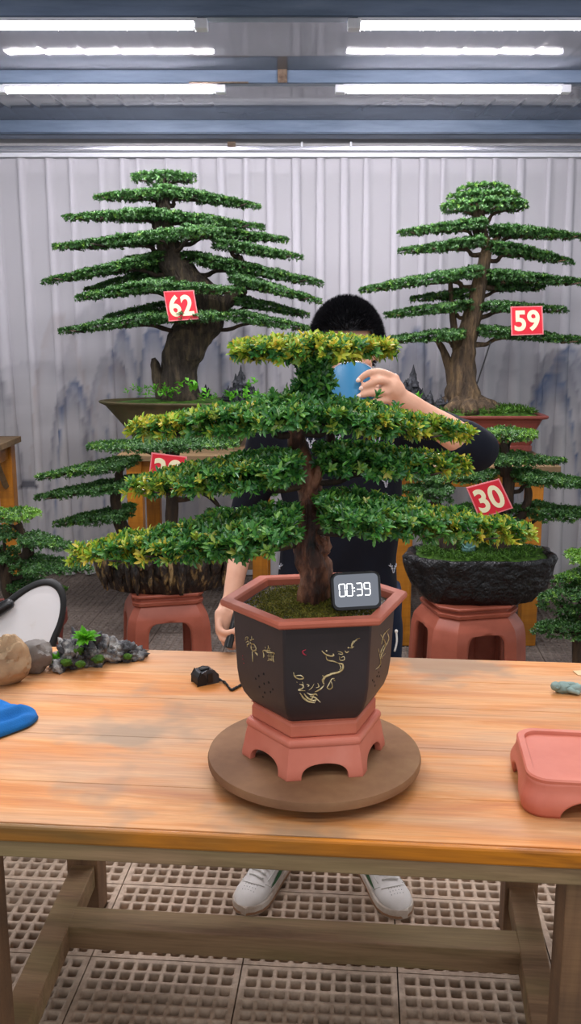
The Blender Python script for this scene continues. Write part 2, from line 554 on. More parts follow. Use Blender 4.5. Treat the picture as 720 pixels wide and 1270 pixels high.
# ------------------------------------------------------------------ leaves
def leaves(P, D, L, W, per, rng, up_jit=.35, quad=False, open_ang=(.5, 1.25), stem=.5):
    """rosettes at points P with axes D -> verts, faces, leaf index per vert"""
    n = len(P)
    P = np.repeat(P, per, 0); D = np.repeat(D, per, 0)
    D = D / np.linalg.norm(D, axis=1, keepdims=True)
    ref = np.where(np.abs(D[:, 2:3]) < .9, np.array([[0, 0, 1.]]), np.array([[1., 0, 0]]))
    A = np.cross(D, ref); A /= np.linalg.norm(A, axis=1, keepdims=True)
    B = np.cross(D, A)
    phi = np.tile(np.arange(per) * 2.399, n) + np.repeat(rng.uniform(0, 6.28, n), per) + rng.normal(0, .25, n * per)
    ang = rng.uniform(open_ang[0], open_ang[1], n * per)
    rad = A * np.cos(phi)[:, None] + B * np.sin(phi)[:, None]
    d = D * np.cos(ang)[:, None] + rad * np.sin(ang)[:, None]
    nrm = D * np.sin(ang)[:, None] - rad * np.cos(ang)[:, None]
    side = np.cross(d, nrm)
    l = L * rng.uniform(.7, 1.2, n * per)[:, None]
    w = W * rng.uniform(.8, 1.15, n * per)[:, None] * .5
    base = P + D * (np.tile(np.linspace(0, 1, per), n) * L * stem)[:, None]
    tip = base + d * l - nrm * l * .1
    if quad:
        m1 = base + d * l * .35 + nrm * w * .35
        m2 = base + d * l * .75 + nrm * w * .2
        V = np.stack([base, m1 + side * w, m2 + side * w * .8, tip, m2 - side * w * .8, m1 - side * w], 1).reshape(-1, 3)
        i = np.arange(n * per)[:, None] * 6
        Q = np.concatenate([i + np.array([0, 1, 2, 3]), i + np.array([0, 3, 4, 5])])
        k = 6
    else:
        m = base + d * l * .5 + nrm * w * .4
        V = np.stack([base, m + side * w, tip, m - side * w], 1).reshape(-1, 3)
        i = np.arange(n * per)[:, None] * 4
        Q = np.concatenate([i + np.array([0, 1, 2]), i + np.array([0, 2, 3])])
        k = 4
    return V, Q, k

def pad_points(A, B, hd, th, n, tip, rng, rough=.3, seed=0):
    """points and growth axes over a flat layered foliage pad between A and B"""
    A, B = np.array(tuple(A)), np.array(tuple(B))
    u = rng.uniform(0, 1, n * 3)
    v = rng.uniform(-1, 1, n * 3)
    if tip == 'L': t = u
    elif tip == 'R': t = 1 - u
    else: t = 1 - np.abs(2 * u - 1)
    if tip == 'B':
        w = np.sqrt(np.clip(1 - (1 - t) ** 2.4, 0, 1))
        hprof = .35 + .65 * np.sqrt(np.clip(t, 0, 1))
    else:
        w = np.minimum(1, (t / .75) ** .75) * np.clip((1 - t) / .12, 0, 1) ** .5
        w = np.maximum(w, .06)
        hprof = .32 + .68 * np.clip(t / .6, 0, 1) ** .8
    X = A + (B - A) * u[:, None]
    nz = fbm(np.stack([u * 6, v * 3, u * 0 + seed], 1), seed, 3)
    edge = np.abs(v)
    keep = edge < (1 + rough * nz) * .92
    keep &= rng.uniform(0, 1, n * 3) < (w * .85 + .15)
    idx = np.nonzero(keep)[0][:n]
    u, v, w, t, hprof, X, nz = u[idx], v[idx], w[idx], t[idx], hprof[idx], X[idx], nz[idx]
    m = len(u)
    X = X.copy()
    X[:, 1] += v * w * hd
    low = rng.uniform(0, 1, m) < .3
    dome = np.sqrt(np.clip(1 - v * v, 0, 1))
    lump = fbm(np.stack([X[:, 0] * 22, X[:, 1] * 22, X[:, 2] * 0 + seed], 1), seed + 3, 2)
    top = th * hprof * (dome * .7 + .1 + .35 * lump) * rng.uniform(.55, 1, m)
    bot = -th * .55 * hprof * rng.uniform(.2, 1, m) * (.5 + .5 * dome)
    X[:, 2] += np.where(low, bot, top)
    sgn = -1 if tip == 'L' else 1
    axis_u = (B - A) / np.linalg.norm(B - A)
    out = np.where(np.array([tip == 'B'] * m), (2 * u - 1), sgn * (1.05 - t) * .9)
    D = np.zeros((m, 3))
    D[:, 2] = np.where(low, rng.uniform(-.3, .5, m), 1.0)
    D += axis_u[None] * (out * .8)[:, None]
    D[:, 1] += v * .7
    D += rng.normal(0, .35, (m, 3))
    return X, D, t, u

def pad(root, A, B, hd, th, n, leaf, mat, tip='B', young=lambda u, t, r: 0 * u, seed=0, quad=False, per=7, name='foliage_pad', rough=.3):
    rng = np.random.default_rng(seed + 100)
    X, D, t, u = pad_points(A, B, hd, th, n, tip, rng, rough, seed)
    V, Q, k = leaves(X, D, leaf[0], leaf[1], per, rng, quad=quad)
    y = young(u, t, rng.uniform(0, 1, len(u)))
    return fast(name, V, Q, mat, root, np.repeat(y, per * k))

def nearest_on(path, p, below=.0):
    best = min(path, key=lambda q: (q - p).length + (5 * max(0, q.z - p.z + below)))
    return best
# =================================================================== SETTING
def build_floor():
    tw, td, pitch = .41, .33, .0385
    bx, nx = (tw - 10 * pitch) / 2, 10
    ny = 8; by = (td - ny * pitch) / 2
    a, r = pitch / 2 - .0052, .006
    hole = []
    for sx, sy, st in ((1, 1, 0), (-1, 1, 1), (-1, -1, 2), (1, -1, 3)):
        for q in (0, .5, 1):
            an = (st + q) * pi / 2
            hole.append((sx * (a - r) + r * math.cos(an), sy * (a - r) + r * math.sin(an)))
    hole = np.array(hole)
    h = pitch / 2
    cor = np.array([(h, h), (-h, h), (-h, -h), (h, -h)])
    cell = np.concatenate([np.c_[cor, np.zeros(4)], np.c_[hole, np.zeros(12)], np.c_[hole, np.full(12, -.03)]])
    q = []
    for i in range(4):
        q.append([i, 4 + 3 * i, 4 + 3 * i + 1, 4 + 3 * i + 2][::1])
        j = (i + 1) % 4
        q.append([i, 4 + 3 * i + 2, 4 + 3 * j, j])
    for i in range(12):
        j = (i + 1) % 12
        q.append([4 + i, 16 + i, 16 + j, 4 + j])
    q = np.array(q)
    gap = .0018
    strips_v, strips_q = [], []
    def quadbox(x0, y0, x1, y1, k):
        return [(x0, y0, 0), (x1, y0, 0), (x1, y1, 0), (x0, y1, 0)]
    tv = [cell + np.array([bx + pitch * (i + .5), by + pitch * (j + .5), 0]) for i in range(nx) for j in range(ny)]
    tq = [q + 28 * k for k in range(nx * ny)]
    base = 28 * nx * ny
    ex = []
    for (x0, y0, x1, y1) in ((gap, gap, bx, td - gap), (tw - bx, gap, tw - gap, td - gap), (bx, gap, tw - bx, by), (bx, td - by, tw - bx, td - gap)):
        ex += quadbox(x0, y0, x1, y1, 0)
    # skirt walls of the tile so its edge has thickness
    o = [(gap, gap), (tw - gap, gap), (tw - gap, td - gap), (gap, td - gap)]
    eq = [[0 + 4 * k, 1 + 4 * k, 2 + 4 * k, 3 + 4 * k] for k in range(4)]
    for k in range(4):
        p, s = o[k], o[(k + 1) % 4]
        eq.append([len(ex), len(ex) + 1, len(ex) + 2, len(ex) + 3])
        ex += [(p[0], p[1], -.03), (s[0], s[1], -.03), (s[0], s[1], 0), (p[0], p[1], 0)]
    # little round pegs where four holes meet
    for (i, j) in ((2, 2), (8, 2), (2, 6), (8, 6)):
        cx, cy = bx + pitch * i, by + pitch * j
        n0 = len(ex)
        for k in range(8):
            an = k * pi / 4
            ex.append((cx + .0088 * math.cos(an), cy + .0088 * math.sin(an), .0012))
        ex.append((cx, cy, .0002))
        for k in range(0, 8, 2):
            eq.append([n0 + 8, n0 + k, n0 + k + 1, n0 + (k + 2) % 8])
    tile_v = np.concatenate(tv + [np.array(ex)])
    tile_q = np.concatenate(tq + [np.array(eq) + base])
    V, Q = [], []
    n = 0
    for i in range(-8, 8):
        for j in range(-3, 13):
            V.append(tile_v + np.array([i * tw, j * td, 0])); Q.append(tile_q + n); n += len(tile_v)
    V = np.concatenate(V); Q = np.concatenate(Q)
    an = math.radians(-4.5)
    x, y = V[:, 0].copy(), V[:, 1].copy()
    ox, oy = -.128, 2.178
    V[:, 0] = ox + x * math.cos(an) - y * math.sin(an)
    V[:, 1] = oy + x * math.sin(an) + y * math.cos(an)
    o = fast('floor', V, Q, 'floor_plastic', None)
    tag(o, kind='structure')
build_floor()

g = MB().box((0, 3.4, -.09), (8, 8, .1))
tag(make('floor_ground', g, 'ground_soil'), kind='structure')
ZC = 2.84
tag(make('ceiling', MB().box((0, 2.6, ZC + .03), (6.6, 7.6, .06)), 'ceiling_sheet'), kind='structure')
tag(make('wall_back', MB().box((0, 6.36, 1.42), (6.6, .02, 2.84)), 'back_wall_paint'), kind='structure')
for k, yb in enumerate((3.76, 4.73)):
    b = MB().box((0, yb, 2.812), (6.6, .075, .056)).box((0, yb - .034, 2.7825), (6.6, .012, .006), m=1)
    tag(make('trim_%d' % (k + 1), b, ['beam_steel', 'dark_steel'], bevel=.002), kind='structure')
b = MB().box((0, 5.86, 2.80), (6.6, .14, .08)).box((0, 5.80, 2.766), (6.6, .03, .012), m=1)
tag(make('trim_3', b, ['beam_steel', 'dark_steel'], bevel=.003), kind='structure')
tag(make('trim_4', MB().box((0, 6.1, 2.78), (6.6, .06, .13)), 'cream_board'), kind='structure')
p = aty(350, 95, 4.69)
tag(make('trim_5', MB().box((p.x, 4.688, 2.812), (.045, .012, .06)).box((p.x - .3, 4.69, 2.783), (.28, .02, .006)), 'rusty_plate', bevel=.002), kind='structure')

# curtain rail
rail = thing('curtain_rail', (0, 6.02, 2.70), 'long bright aluminium curtain rail under the cream board at the ceiling', 'curtain rail')
make('rail_profile', MB().box((0, 6.0, 2.715), (6.4, .05, .028)).box((0, 5.972, 2.712), (6.4, .008, .02)), 'aluminium', rail, bevel=.003)
make('glide_track', MB().box((0, 6.03, 2.685), (6.4, .022, .026)), 'white_plastic', rail, bevel=.002)
for k, px in enumerate((287, 374, 435)):
    q = aty(px, 182, 5.97)
    make('rail_clip', MB().box((q.x, 5.972, 2.737), (.05 if k == 0 else .012, .02, .03)), 'rusty_plate' if k == 0 else 'white_plastic', rail, bevel=.002)

def build_curtain():
    rng = np.random.default_rng(5)
    z0, z1, y0 = .012, 2.672, 6.07
    pleat_px = [-60, -8, 28, 62, 90, 126, 152, 172, 207, 240, 271, 303, 331, 362, 392, 421, 449, 483, 517, 543, 574, 606, 636, 672, 698, 735, 780]
    XS = [aty(p, 300, y0).x for p in pleat_px]
    XS = [-2.6] + XS + [2.6]
    zr = np.concatenate([np.linspace(z0, 1.6, 62), np.linspace(1.62, z1, 26)])
    cols = []                         # (base x, fold share, depth, flag)
    x = -2.9
    for k, xp in enumerate(XS[1:-1]):
        for xx in np.arange(x, xp - .01, .018): cols.append((xx, 0, 0, k))
        cols += [(xp, 0, 0, k), (xp, .55, -.008, k), (xp, 1, -.012, k), (xp, 1.02, -.018, k), (xp, .5, -.022, k), (xp, -.02, -.026, k), (xp, .0, -.032, k), (xp, .6, -.034, k), (xp, 1.04, -.02, k)]
        x = xp + .05
    for xx in np.arange(x, 2.9, .018): cols.append((xx, 0, 0, len(XS) - 3))
    wid = rng.uniform(.026, .046, len(XS)); grow = rng.uniform(.3, 1.6, len(XS)); lean = rng.uniform(-.02, .03, len(XS))
    C = np.array([(c[0], c[1], c[2]) for c in cols]); K = np.array([c[3] for c in cols])
    s = (z1 - zr) / (z1 - z0)
    X = C[None, :, 0] + C[None, :, 1] * wid[K][None] * (1 + grow[K][None] * s[:, None]) * (C[None, :, 1] != 0) + lean[K][None] * s[:, None]
    Y = y0 + C[None, :, 2] * (.7 + .6 * s[:, None])
    Y = Y + .007 * np.sin(C[None, :, 0] * 9 + .5) * s[:, None] ** .5 + .006 * fbm(np.stack([X * 5, np.repeat(s[:, None], X.shape[1], 1) * 2, X * 0], -1), 4, 2)
    Z = np.repeat(zr[:, None], X.shape[1], 1)
    V = np.stack([X, Y, Z], -1).reshape(-1, 3)
    ncol = X.shape[1]
    i = (np.arange(len(zr) - 1)[:, None] * ncol + np.arange(ncol - 1)[None]).ravel()
    Q = np.stack([i, i + 1, i + 1 + ncol, i + ncol], 1)
    # the printed ink landscape, laid out on the cloth in centimetres from its middle
    a = V[:, 0] * 100; b = V[:, 2] * 100
    base = np.array([.78, .765, .81]); warm = np.array([.76, .735, .745])
    f = np.clip((150 - b) / 60, 0, 1)[:, None]
    col = base * (1 - f) + warm * f
    n1 = fbm(np.stack([a / 9, b / 9, a * 0], 1), 2, 4); n2 = fbm(np.stack([a / 3, b / 3, a * 0], 1), 8, 3)
    mist = np.clip(fbm(np.stack([a / 45, b / 14, a * 0], 1), 21, 3) * .9 - .1, 0, 1) * np.clip(1 - abs(b - 115) / 45, 0, 1)
    col = col * (1 - .22 * mist[:, None])
    def pos(px, py):
        q = aty(px, py, y0); return q.x * 100, q.z * 100
    blue, grey, ink, sand = (.06, .14, .32), (.30, .30, .37), (.17, .17, .22), (.56, .46, .43)
    mts = [(92, 470, 9, 20, blue, .8), (84, 476, 10, 24, ink, .55), (136, 434, 15, 34, grey, .6), (140, 445, 11, 22, sand, .4), (152, 408, 8, 20, blue, .65), (190, 402, 9, 24, blue, .7),
           (120, 374, 20, 26, grey, .32), (72, 386, 14, 30, sand, .4), (256, 412, 14, 34, blue, .55), (300, 405, 13, 34, grey, .5), (325, 420, 14, 34, grey, .45), (3, 470, 9, 42, ink, .5), (40, 445, 26, 12, grey, .28),
           (516, 404, 10, 30, blue, .7), (506, 420, 16, 34, grey, .5), (545, 470, 16, 22, ink, .35), (648, 398, 14, 34, grey, .4), (690, 432, 17, 36, ink, .5), (684, 462, 13, 22, blue, .75), (705, 430, 16, 30, blue, .5), (735, 420, 20, 40, grey, .5),
           (610, 452, 26, 10, grey, .25), (640, 372, 22, 22, sand, .18), (20, 584, 16, 12, grey, .25)]
    for px, py, w, hgt, c, al in mts:
        cx, top = pos(px, py)
        w = w * .9
        ridge = top - hgt * .8 * (np.abs(a - cx) / w) ** 2.3 + 1.8 * n1 + 1.0 * n2
        inside = np.clip((ridge - b) / 1.6, 0, 1) * np.clip(1 - (ridge - b) / hgt, 0, 1) ** 1.2 * (b < top + 8)
        k = np.clip(inside * al * (1.05 + .4 * n1 + .3 * n2), 0, 1)[:, None]
        col = col * (1 - k) + np.array(c) * k
    cx, cy = pos(36, 602)                      # small inked boat
    boat = (np.abs(a - cx) < 9) & (np.abs(b - cy + .012 * (a - cx) ** 2 * -1) < 1.0)
    hut = (np.abs(a - cx) < 4) & (b > cy) & (b < cy + 3.2)
    col[boat | hut] = (.12, .12, .14)
    root = thing('curtain', (0, 6.07, .012), 'long sheer lilac-white curtain printed with blue ink mountains along the back', 'curtain')
    o = fast('curtain_cloth', V, Q, 'sheer_print', root, None, True)
    at = o.data.attributes.new('print', 'FLOAT_COLOR', 'POINT')
    at.data.foreach_set('color', np.c_[col, np.ones(len(col))].astype(np.float32).ravel())
    # heading tape along the top: a second layer of the same cloth
    sel = zr > 2.555
    r0 = np.nonzero(sel)[0][0]
    Vt = V.reshape(len(zr), ncol, 3)[r0:].copy(); Vt[..., 1] += .012
    Vt = Vt.reshape(-1, 3); nr = len(zr) - r0
    i = (np.arange(nr - 1)[:, None] * ncol + np.arange(ncol - 1)[None]).ravel()
    o2 = fast('heading_tape', Vt, np.stack([i, i + 1, i + 1 + ncol, i + ncol], 1), 'sheer_print', root, None, True)
    at = o2.data.attributes.new('print', 'FLOAT_COLOR', 'POINT')
    at.data.foreach_set('color', np.tile(np.array([.80, .785, .83, 1], dtype=np.float32), len(Vt)))
build_curtain()

# ------------------------------------------------------------------ tube lights
def tube_light(x0, x1, y, label):
    root = thing('tube_light', ((x0 + x1) / 2, y, 2.778), label, 'tube light', 'ceiling tube lights')
    cx = (x0 + x1) / 2; L = x1 - x0
    zt = 2.766
    prof = [(.024 * math.cos(t), .022 * math.sin(t)) for t in np.linspace(pi, 2 * pi, 9)]
    rings = [[(xx, y + a, zt + b) for a, b in prof] for xx in (x0 + .02, x1 - .02)]
    make('diffuser', MB().rings(rings), 'tube_glow', root)
    make('housing', MB().box((cx, y, zt + .007), (L, .05, .014)), 'white_plastic', root, bevel=.002)
    for s, xx in ((-1, x0), (1, x1)):
        make('end_cap', MB().box((xx - s * -.012, y, zt - .006), (.05, .052, .036)), 'white_plastic', root, bevel=.004)
    return root
XL0, XL1 = aty(5, 106, 4.72).x, aty(270, 106, 4.72).x
XR0, XR1 = aty(425, 106, 4.72).x, aty(697, 106, 4.72).x
for y, where in ((3.745, 'front'), (4.72, 'rear')):
    tube_light(XL0, XL1, y, 'glowing white tube light on the %s ceiling beam above the tree numbered 62' % where)
    tube_light(XR0, XR1, y, 'glowing white tube light on the %s ceiling beam above the tree numbered 59' % where)

# =================================================================== WORKBENCH
TZ = .78
bench = thing('workbench', (0, 1.96, 0), 'large orange-brown wooden workbench holding the potted tree on a turntable', 'workbench')
bench.rotation_euler.z = math.radians(-5)
planks = MB()
ys = [-.455, -.30, -.085, .13, .30, .464]
for a, b in zip(ys[:-1], ys[1:]):
    planks.box((0.0, (a + b) / 2, TZ - .0275), (1.98, b - a - .0012, .055))
make('tabletop', planks, 'bench_top_wood', bench, bevel=.0012, local=True)
make('front_rail', MB().box((0, -.4615, TZ - .0165), (1.985, .013, .033)), 'bench_edge_wood', bench, bevel=.005, local=True)
make('apron', MB().box((0, -.452, TZ - .05), (1.9, .02, .034)).box((0, .45, TZ - .055), (1.5, .02, .03)), 'old_beam_wood', bench, bevel=.003, local=True)
for (x, y) in ((-.578, -.40), (.572, -.40), (-.625, .405), (.60, .405)):
    make('leg', MB().box((x, y, (TZ - .055) / 2), (.088, .088, TZ - .055)), 'leg_wood', bench, bevel=.004, local=True)
for x0, x1, nm in ((-.585, -.622, 'side_stretcher'), (.566, .600, 'side_stretcher')):
    R = Matrix.Rotation(math.atan2(-(x1 - x0), .74), 3, 'Z')
    make(nm, MB().box(((x0 + x1) / 2, .0, .135), (.066, .745, .066), rot=R), 'old_beam_wood', bench, bevel=.003, local=True)
make('cross_stretcher', MB().box((-.012, .135, .136), (1.14, .085, .062)), 'old_beam_wood', bench, bevel=.003, local=True)

def T(px, py):
    return atz(px, py, TZ)

# ------------------------------------------------------------------ turntable
TX, TY = .048, 1.75
tt = thing('turntable', (TX, TY, TZ), 'round brown board turntable on the bench under the hexagonal pot', 'turntable')
make('disc', MB().lathe([(.02, .0445), (.205, .0445), (.2135, .0425), (.2155, .036), (.2145, .026), (.208, .0235), (.02, .0235)][::-1], 72, (TX, TY, TZ + .0005)), 'turntable_board', tt, autosmooth=.6)
make('base', MB().lathe([(.12, 0), (.122, .004), (.12, .016), (.05, .018), (.05, .0245)], 48, (TX, TY, TZ)), 'rubber_black', tt, autosmooth=.6)
DZ = TZ + .045

# hexagonal stand of a pot
ROT = math.radians(8)
def panel_ring(c, n, rot, Rf, z0, z1, rows, win, nstrip=4):
    """n-sided wall whose sides each have an opening; Rf(z) = vertex radius, win(z) = half opening as a share of the side, 0 when closed"""
    mb = MB()
    zs = rows
    for k in range(n):
        a0, a1 = rot + 2 * pi * k / n, rot + 2 * pi * (k + 1) / n
        def P(s, z):
            r = Rf(z)
            p0 = Vector((c[0] + r * math.cos(a0), c[1] + r * math.sin(a0), c[2] + z))
            p1 = Vector((c[0] + r * math.cos(a1), c[1] + r * math.sin(a1), c[2] + z))
            return p0.lerp(p1, s)
        for za, zb in zip(zs[:-1], zs[1:]):
            zm = (za + zb) / 2
            if win(zm) > 0:
                for side in (0, 1):
                    for q in range(nstrip):
                        def S(z, t):
                            e = .5 - max(win(z), .0)
                            s = e * t
                            return s if side == 0 else 1 - s
                        t0, t1 = q / nstrip, (q + 1) / nstrip
                        vs = [P(S(za, t0), za), P(S(za, t1), za), P(S(zb, t1), zb), P(S(zb, t0), zb)]
                        mb.add(vs if side == 0 else vs[::-1], [(0, 1, 2, 3)])
            else:
                for q in range(2 * nstrip):
                    t0, t1 = q / (2 * nstrip), (q + 1) / (2 * nstrip)
                    mb.add([P(t0, za), P(t1, za), P(t1, zb), P(t0, zb)], [(0, 1, 2, 3)])
    return mb

def rows_for(z0, z1, w0, w1):
    r = list(np.linspace(z0, w0, 3)[:-1]) if w0 > z0 else []
    r += [w0 + (w1 - w0) * (1 - math.cos(t)) / 2 for t in np.linspace(0, pi, 15)] if w0 > z0 else [w0 + (w1 - w0) * math.sin(t) for t in np.linspace(0, pi / 2, 10)]
    r += list(np.linspace(w1, z1, 4)[1:])
    return r

st = thing('pot_stand', (TX, TY, DZ), 'pale terracotta hexagonal footed stand on the brown turntable', 'pot stand')
SH = .078
def Rs(z):
    if z < .05: return .143 + .004 * math.cos(z / .05 * 3.1)
    if z < .062: return .139 - (z - .05) * .35
    return .134
wz = .030
wf = lambda z: .31 * max(0, 1 - (z / wz) ** 3.2) ** .45 if z < wz else 0
mb = panel_ring((TX, TY, DZ), 6, ROT, Rs, 0, SH, rows_for(0, SH - .002, 0, wz) + [], wf)
make('footed_skirt', mb, 'pale_terracotta', st, weld=True, solid=.013, bevel=.0015, autosmooth=.5)
make('top_moulding', MB().lathe([(.10, SH - .02), (.134, SH - .018), (.1385, SH - .013), (.1385, SH - .005), (.134, SH), (.10, SH + .0005)], 6, (TX, TY, DZ), rot=ROT), 'pale_terracotta', st, bevel=.003)
PZ = DZ + SH + .0005

# ------------------------------------------------------------------ main potted tree
main = thing('potted_bonsai', (TX, TY, PZ), 'layered green bonsai with yellow tips in a dark hexagonal pot with gold relief', 'bonsai tree')
C0 = (TX, TY, 0)
make('pot_foot', MB().lathe([(.08, PZ), (.124, PZ), (.1265, PZ + .004), (.1265, PZ + .024), (.122, PZ + .03), (.129, PZ + .034), (.08, PZ + .04)], 6, C0, rot=ROT), 'terracotta', main, bevel=.002)
prof = [(.119, PZ + .030), (.131, PZ + .040), (.143, PZ + .056), (.1515, PZ + .078), (.1555, PZ + .105), (.158, PZ + .15), (.1605, PZ + .20), (.1625, 1.135)]
pot_body = make('pot_body', MB().lathe(prof, 6, C0, rot=ROT), 'dark_glaze', main, bevel=.004, autosmooth=.5)
RZ = 1.151
rim = MB()
rim.lathe([(.150, 1.120), (.162, 1.1305), (.180, 1.136), (.1855, 1.139), (.1865, 1.146), (.184, RZ), (.1605, RZ), (.156, 1.147), (.153, 1.135), (.150, 1.120)], 6, C0, rot=ROT, cap=False)
make('pot_rim', rim, 'terracotta', main, bevel=.0015)
soil = MB().lathe([(.1535, 1.118), (.153, 1.127), (.12, 1.133), (.07, 1.139), (.02, 1.141)], 6, C0, rot=ROT)
soil_o = make('soil', soil, 'moss_yellow', main)
rng = np.random.default_rng(3)
m = 6500
rr = np.sqrt(rng.uniform(0, 1, m)) * .147; aa = rng.uniform(0, 6.283, m)
Pm = np.stack([TX + rr * np.cos(aa), TY + rr * np.sin(aa), 1.142 - .013 * (rr / .147) + rng.uniform(-.002, .003, m)], 1)
hexr = .150 * math.cos(pi / 6) / np.cos(((aa - ROT) % (pi / 3)) - pi / 6)
Pm = Pm[rr < hexr - .004]
Dm = np.tile([0, 0, 1.], (len(Pm), 1)) + rng.normal(0, .4, (len(Pm), 3))
V, Q, k = leaves(Pm, Dm, .0055, .0022, 4, rng)
tag(fast('moss', V, Q, 'moss_leaf', soil_o, np.zeros(len(V))), kind='stuff')

YC = TY
def W(px, py, dy=0):
    return aty(px, py, YC + dy)
trunk_px = [(387, 764, .034, 0), (388, 740, .030, 0), (390, 712, .029, 0), (386, 690, .031, .0), (379, 668, .028, 0), (380, 650, .024, 0), (384, 628, .0225, .005), (383, 606, .021, .01), (377, 580, .0195, .01), (371, 556, .018, .01), (369, 538, .016, 0), (376, 520, .015, 0), (388, 500, .014, 0), (392, 478, .013, 0), (390, 455, .012, 0), (388, 436, .010, 0)]
tp_ = [W(a, b, d) for a, b, r, d in trunk_px]
tr = MB().tube(tp_, [r for _, _, r, _ in trunk_px], 32, amp=.2, freq=38, seed=4, res=12, ridge=.8)
tr.blob(W(396, 678, .0), (.022, .022, .028), amp=.25, freq=3, seed=9)
tr.blob(W(371, 660, -.01), (.014, .016, .016), amp=.25, freq=3, seed=2)
tr.tube([W(384, 612, .005), W(393, 590), W(402, 566), (W(410, 545, .01)), W(404, 520, .02)], [.012, .011, .010, .009, .006], 12, amp=.15, freq=40, seed=3, res=6, ridge=.4)
make('trunk', tr, 'red_bark', main, smooth=True)
path_main, _ = smooth_path(tp_, [1] * len(tp_), 6)
LM = (.0165, .0066)
def ylw(base, tipk, thr=.0):
    """share of young leaves, more of them towards the tip"""
    return lambda u, t, r: np.clip(((1 - t) ** 2 * tipk + base - r) * 4, 0, 1)
def main_pad(l, r, hd, th, n, tip, young, dy=0, seed=0, att=None):
    A, B = W(l[0], l[1], dy), W(r[0], r[1], dy)
    pad(main, A, B, hd, th, n, LM, 'leaf_main', tip, young, seed, True, 8)
    inner = B if tip == 'L' else (A if tip == 'R' else A.lerp(B, .5))
    s = att or nearest_on(path_main, inner, .04)
    b = MB()
    far = A if tip == 'L' else (B if tip == 'R' else A)
    mid = inner.lerp(far, .3) + Vector((0, 0, -th * .75))
    end = inner.lerp(far, .82) + Vector((0, 0, -th * .3))
    b.tube([s, s.lerp(mid, .5) + Vector((0, 0, -.008)), mid, end], [.0075, .0065, .005, .0022], 8, amp=.15, freq=60, seed=seed, res=5)
    rg = random.Random(seed)
    for q in range(9):
        f = .1 + .75 * q / 8
        p0 = inner.lerp(far, f * .9) + Vector((0, 0, -th * .6))
        sg = -1 if q % 2 else 1
        p1 = p0 + Vector(((far - inner).x * .14, sg * hd * rg.uniform(.5, .85) * (1 - f * .5), th * .35))
        b.tube([p0, p0.lerp(p1, .5) + Vector((0, 0, -.004)), p1], [.0034, .0026, .0014], 6)
    if tip == 'B':
        p1 = inner.lerp(B, .8) + Vector((0, 0, -th * .3))
        b.tube([s, inner.lerp(B, .35) + Vector((0, 0, -th * .7)), p1], [.006, .004, .002], 8, res=4)
    make('branch', b, 'dark_bark', main, smooth=True)

main_pad((290, 437), (487, 435), .085, .021, 800, 'B', lambda u, t, r: np.clip((.75 - r) * 4, 0, 1), 0, 1)
main_pad((163, 536), (392, 512), .105, .026, 950, 'L', ylw(.16, .75), -.03, 2)
main_pad((352, 510), (584, 542), .10, .025, 950, 'R', ylw(.18, .75), -.02, 3)
main_pad((158, 608), (370, 580), .105, .030, 850, 'L', ylw(.12, .65), -.05, 4)
main_pad((393, 572), (577, 580), .09, .028, 720, 'R', ylw(.08, .6), .0, 5)
main_pad((90, 691), (370, 655), .13, .034, 1250, 'L', ylw(.07, .75), -.06, 6)
main_pad((393, 634), (656, 664), .12, .032, 1150, 'R', ylw(.09, .75), -.04, 7)
# leafy sleeve round the upper trunk
rng = np.random.default_rng(77)
pp = [q for q in path_main if 440 < 1e9 and W(388, 512).z < q.z < W(388, 440).z]
Ps, Ds = [], []
for k in range(330):
    q = pp[rng.integers(len(pp))]; an = rng.uniform(0, 6.28)
    d = np.array([math.cos(an), math.sin(an), .55])
    fz = (q.z - pp[0].z) / (pp[-1].z - pp[0].z)
    Ps.append(np.array(tuple(q)) + d * rng.uniform(.006, .025 * (1.4 - .75 * fz))); Ds.append(d + rng.normal(0, .3, 3))
V, Q, k = leaves(np.array(Ps), np.array(Ds), LM[0], LM[1], 7, rng, quad=True)
fast('trunk_foliage', V, Q, 'leaf_main', main, np.zeros(len(V)))
for (px, py, n, sg) in ((352, 508, 90, -1), (428, 512, 90, 1)):
    c = W(px, py, -.03)
    X = np.array(tuple(c)) + rng.normal(0, 1, (n, 3)) * np.array([.035, .04, .011])
    D = rng.normal(0, .4, (n, 3)) + np.array([0, -.2, .9])
    V, Q, k = leaves(X, D, LM[0], LM[1], 7, rng, quad=True)
    tag(fast('foliage_tuft', V, Q, 'leaf_main', main, np.zeros(len(V))), kind='stuff')

# relief and writing on the pot: points on a side face
def face_frame(k):
    """side k of the hexagon between vertices k and k+1: a plane through the body at mid height and near the rim"""
    def vert(R, a, z): return Vector((TX + R * math.cos(a), TY + R * math.sin(a), z))
    a0, a1 = ROT + k * pi / 3, ROT + (k + 1) * pi / 3
    p0, p1 = vert(.1625, a0, 1.135), vert(.1625, a1, 1.135)
    q0 = vert(.1555, a0, PZ + .105)
    n = (p1 - p0).cross(q0 - p0).normalized()
    c = Vector((TX, TY, 1.1))
    if n.dot((p0 + p1) / 2 - c) < 0: n = -n
    return p0, n
def onface(k, px, py, lift=.0006):
    p0, n = face_frame(k)
    r = Vector(ray(px, py)); o = Vector((0, 0, CH))
    t = (p0 - o).dot(n) / r.dot(n)
    q = o + r * t
    # below the straight part of the wall the body curves inwards
    z = q.z
    zt = PZ + .105
    if z < zt:
        rr = np.interp(z, [PZ + .040, PZ + .056, PZ + .078, PZ + .105], [.131, .143, .1515, .1555])
        line = .1555 + (z - zt) * (.007 / (1.135 - zt))
        q = q - n * (line - rr) * math.cos(pi / 6)
    return q + n * lift, n
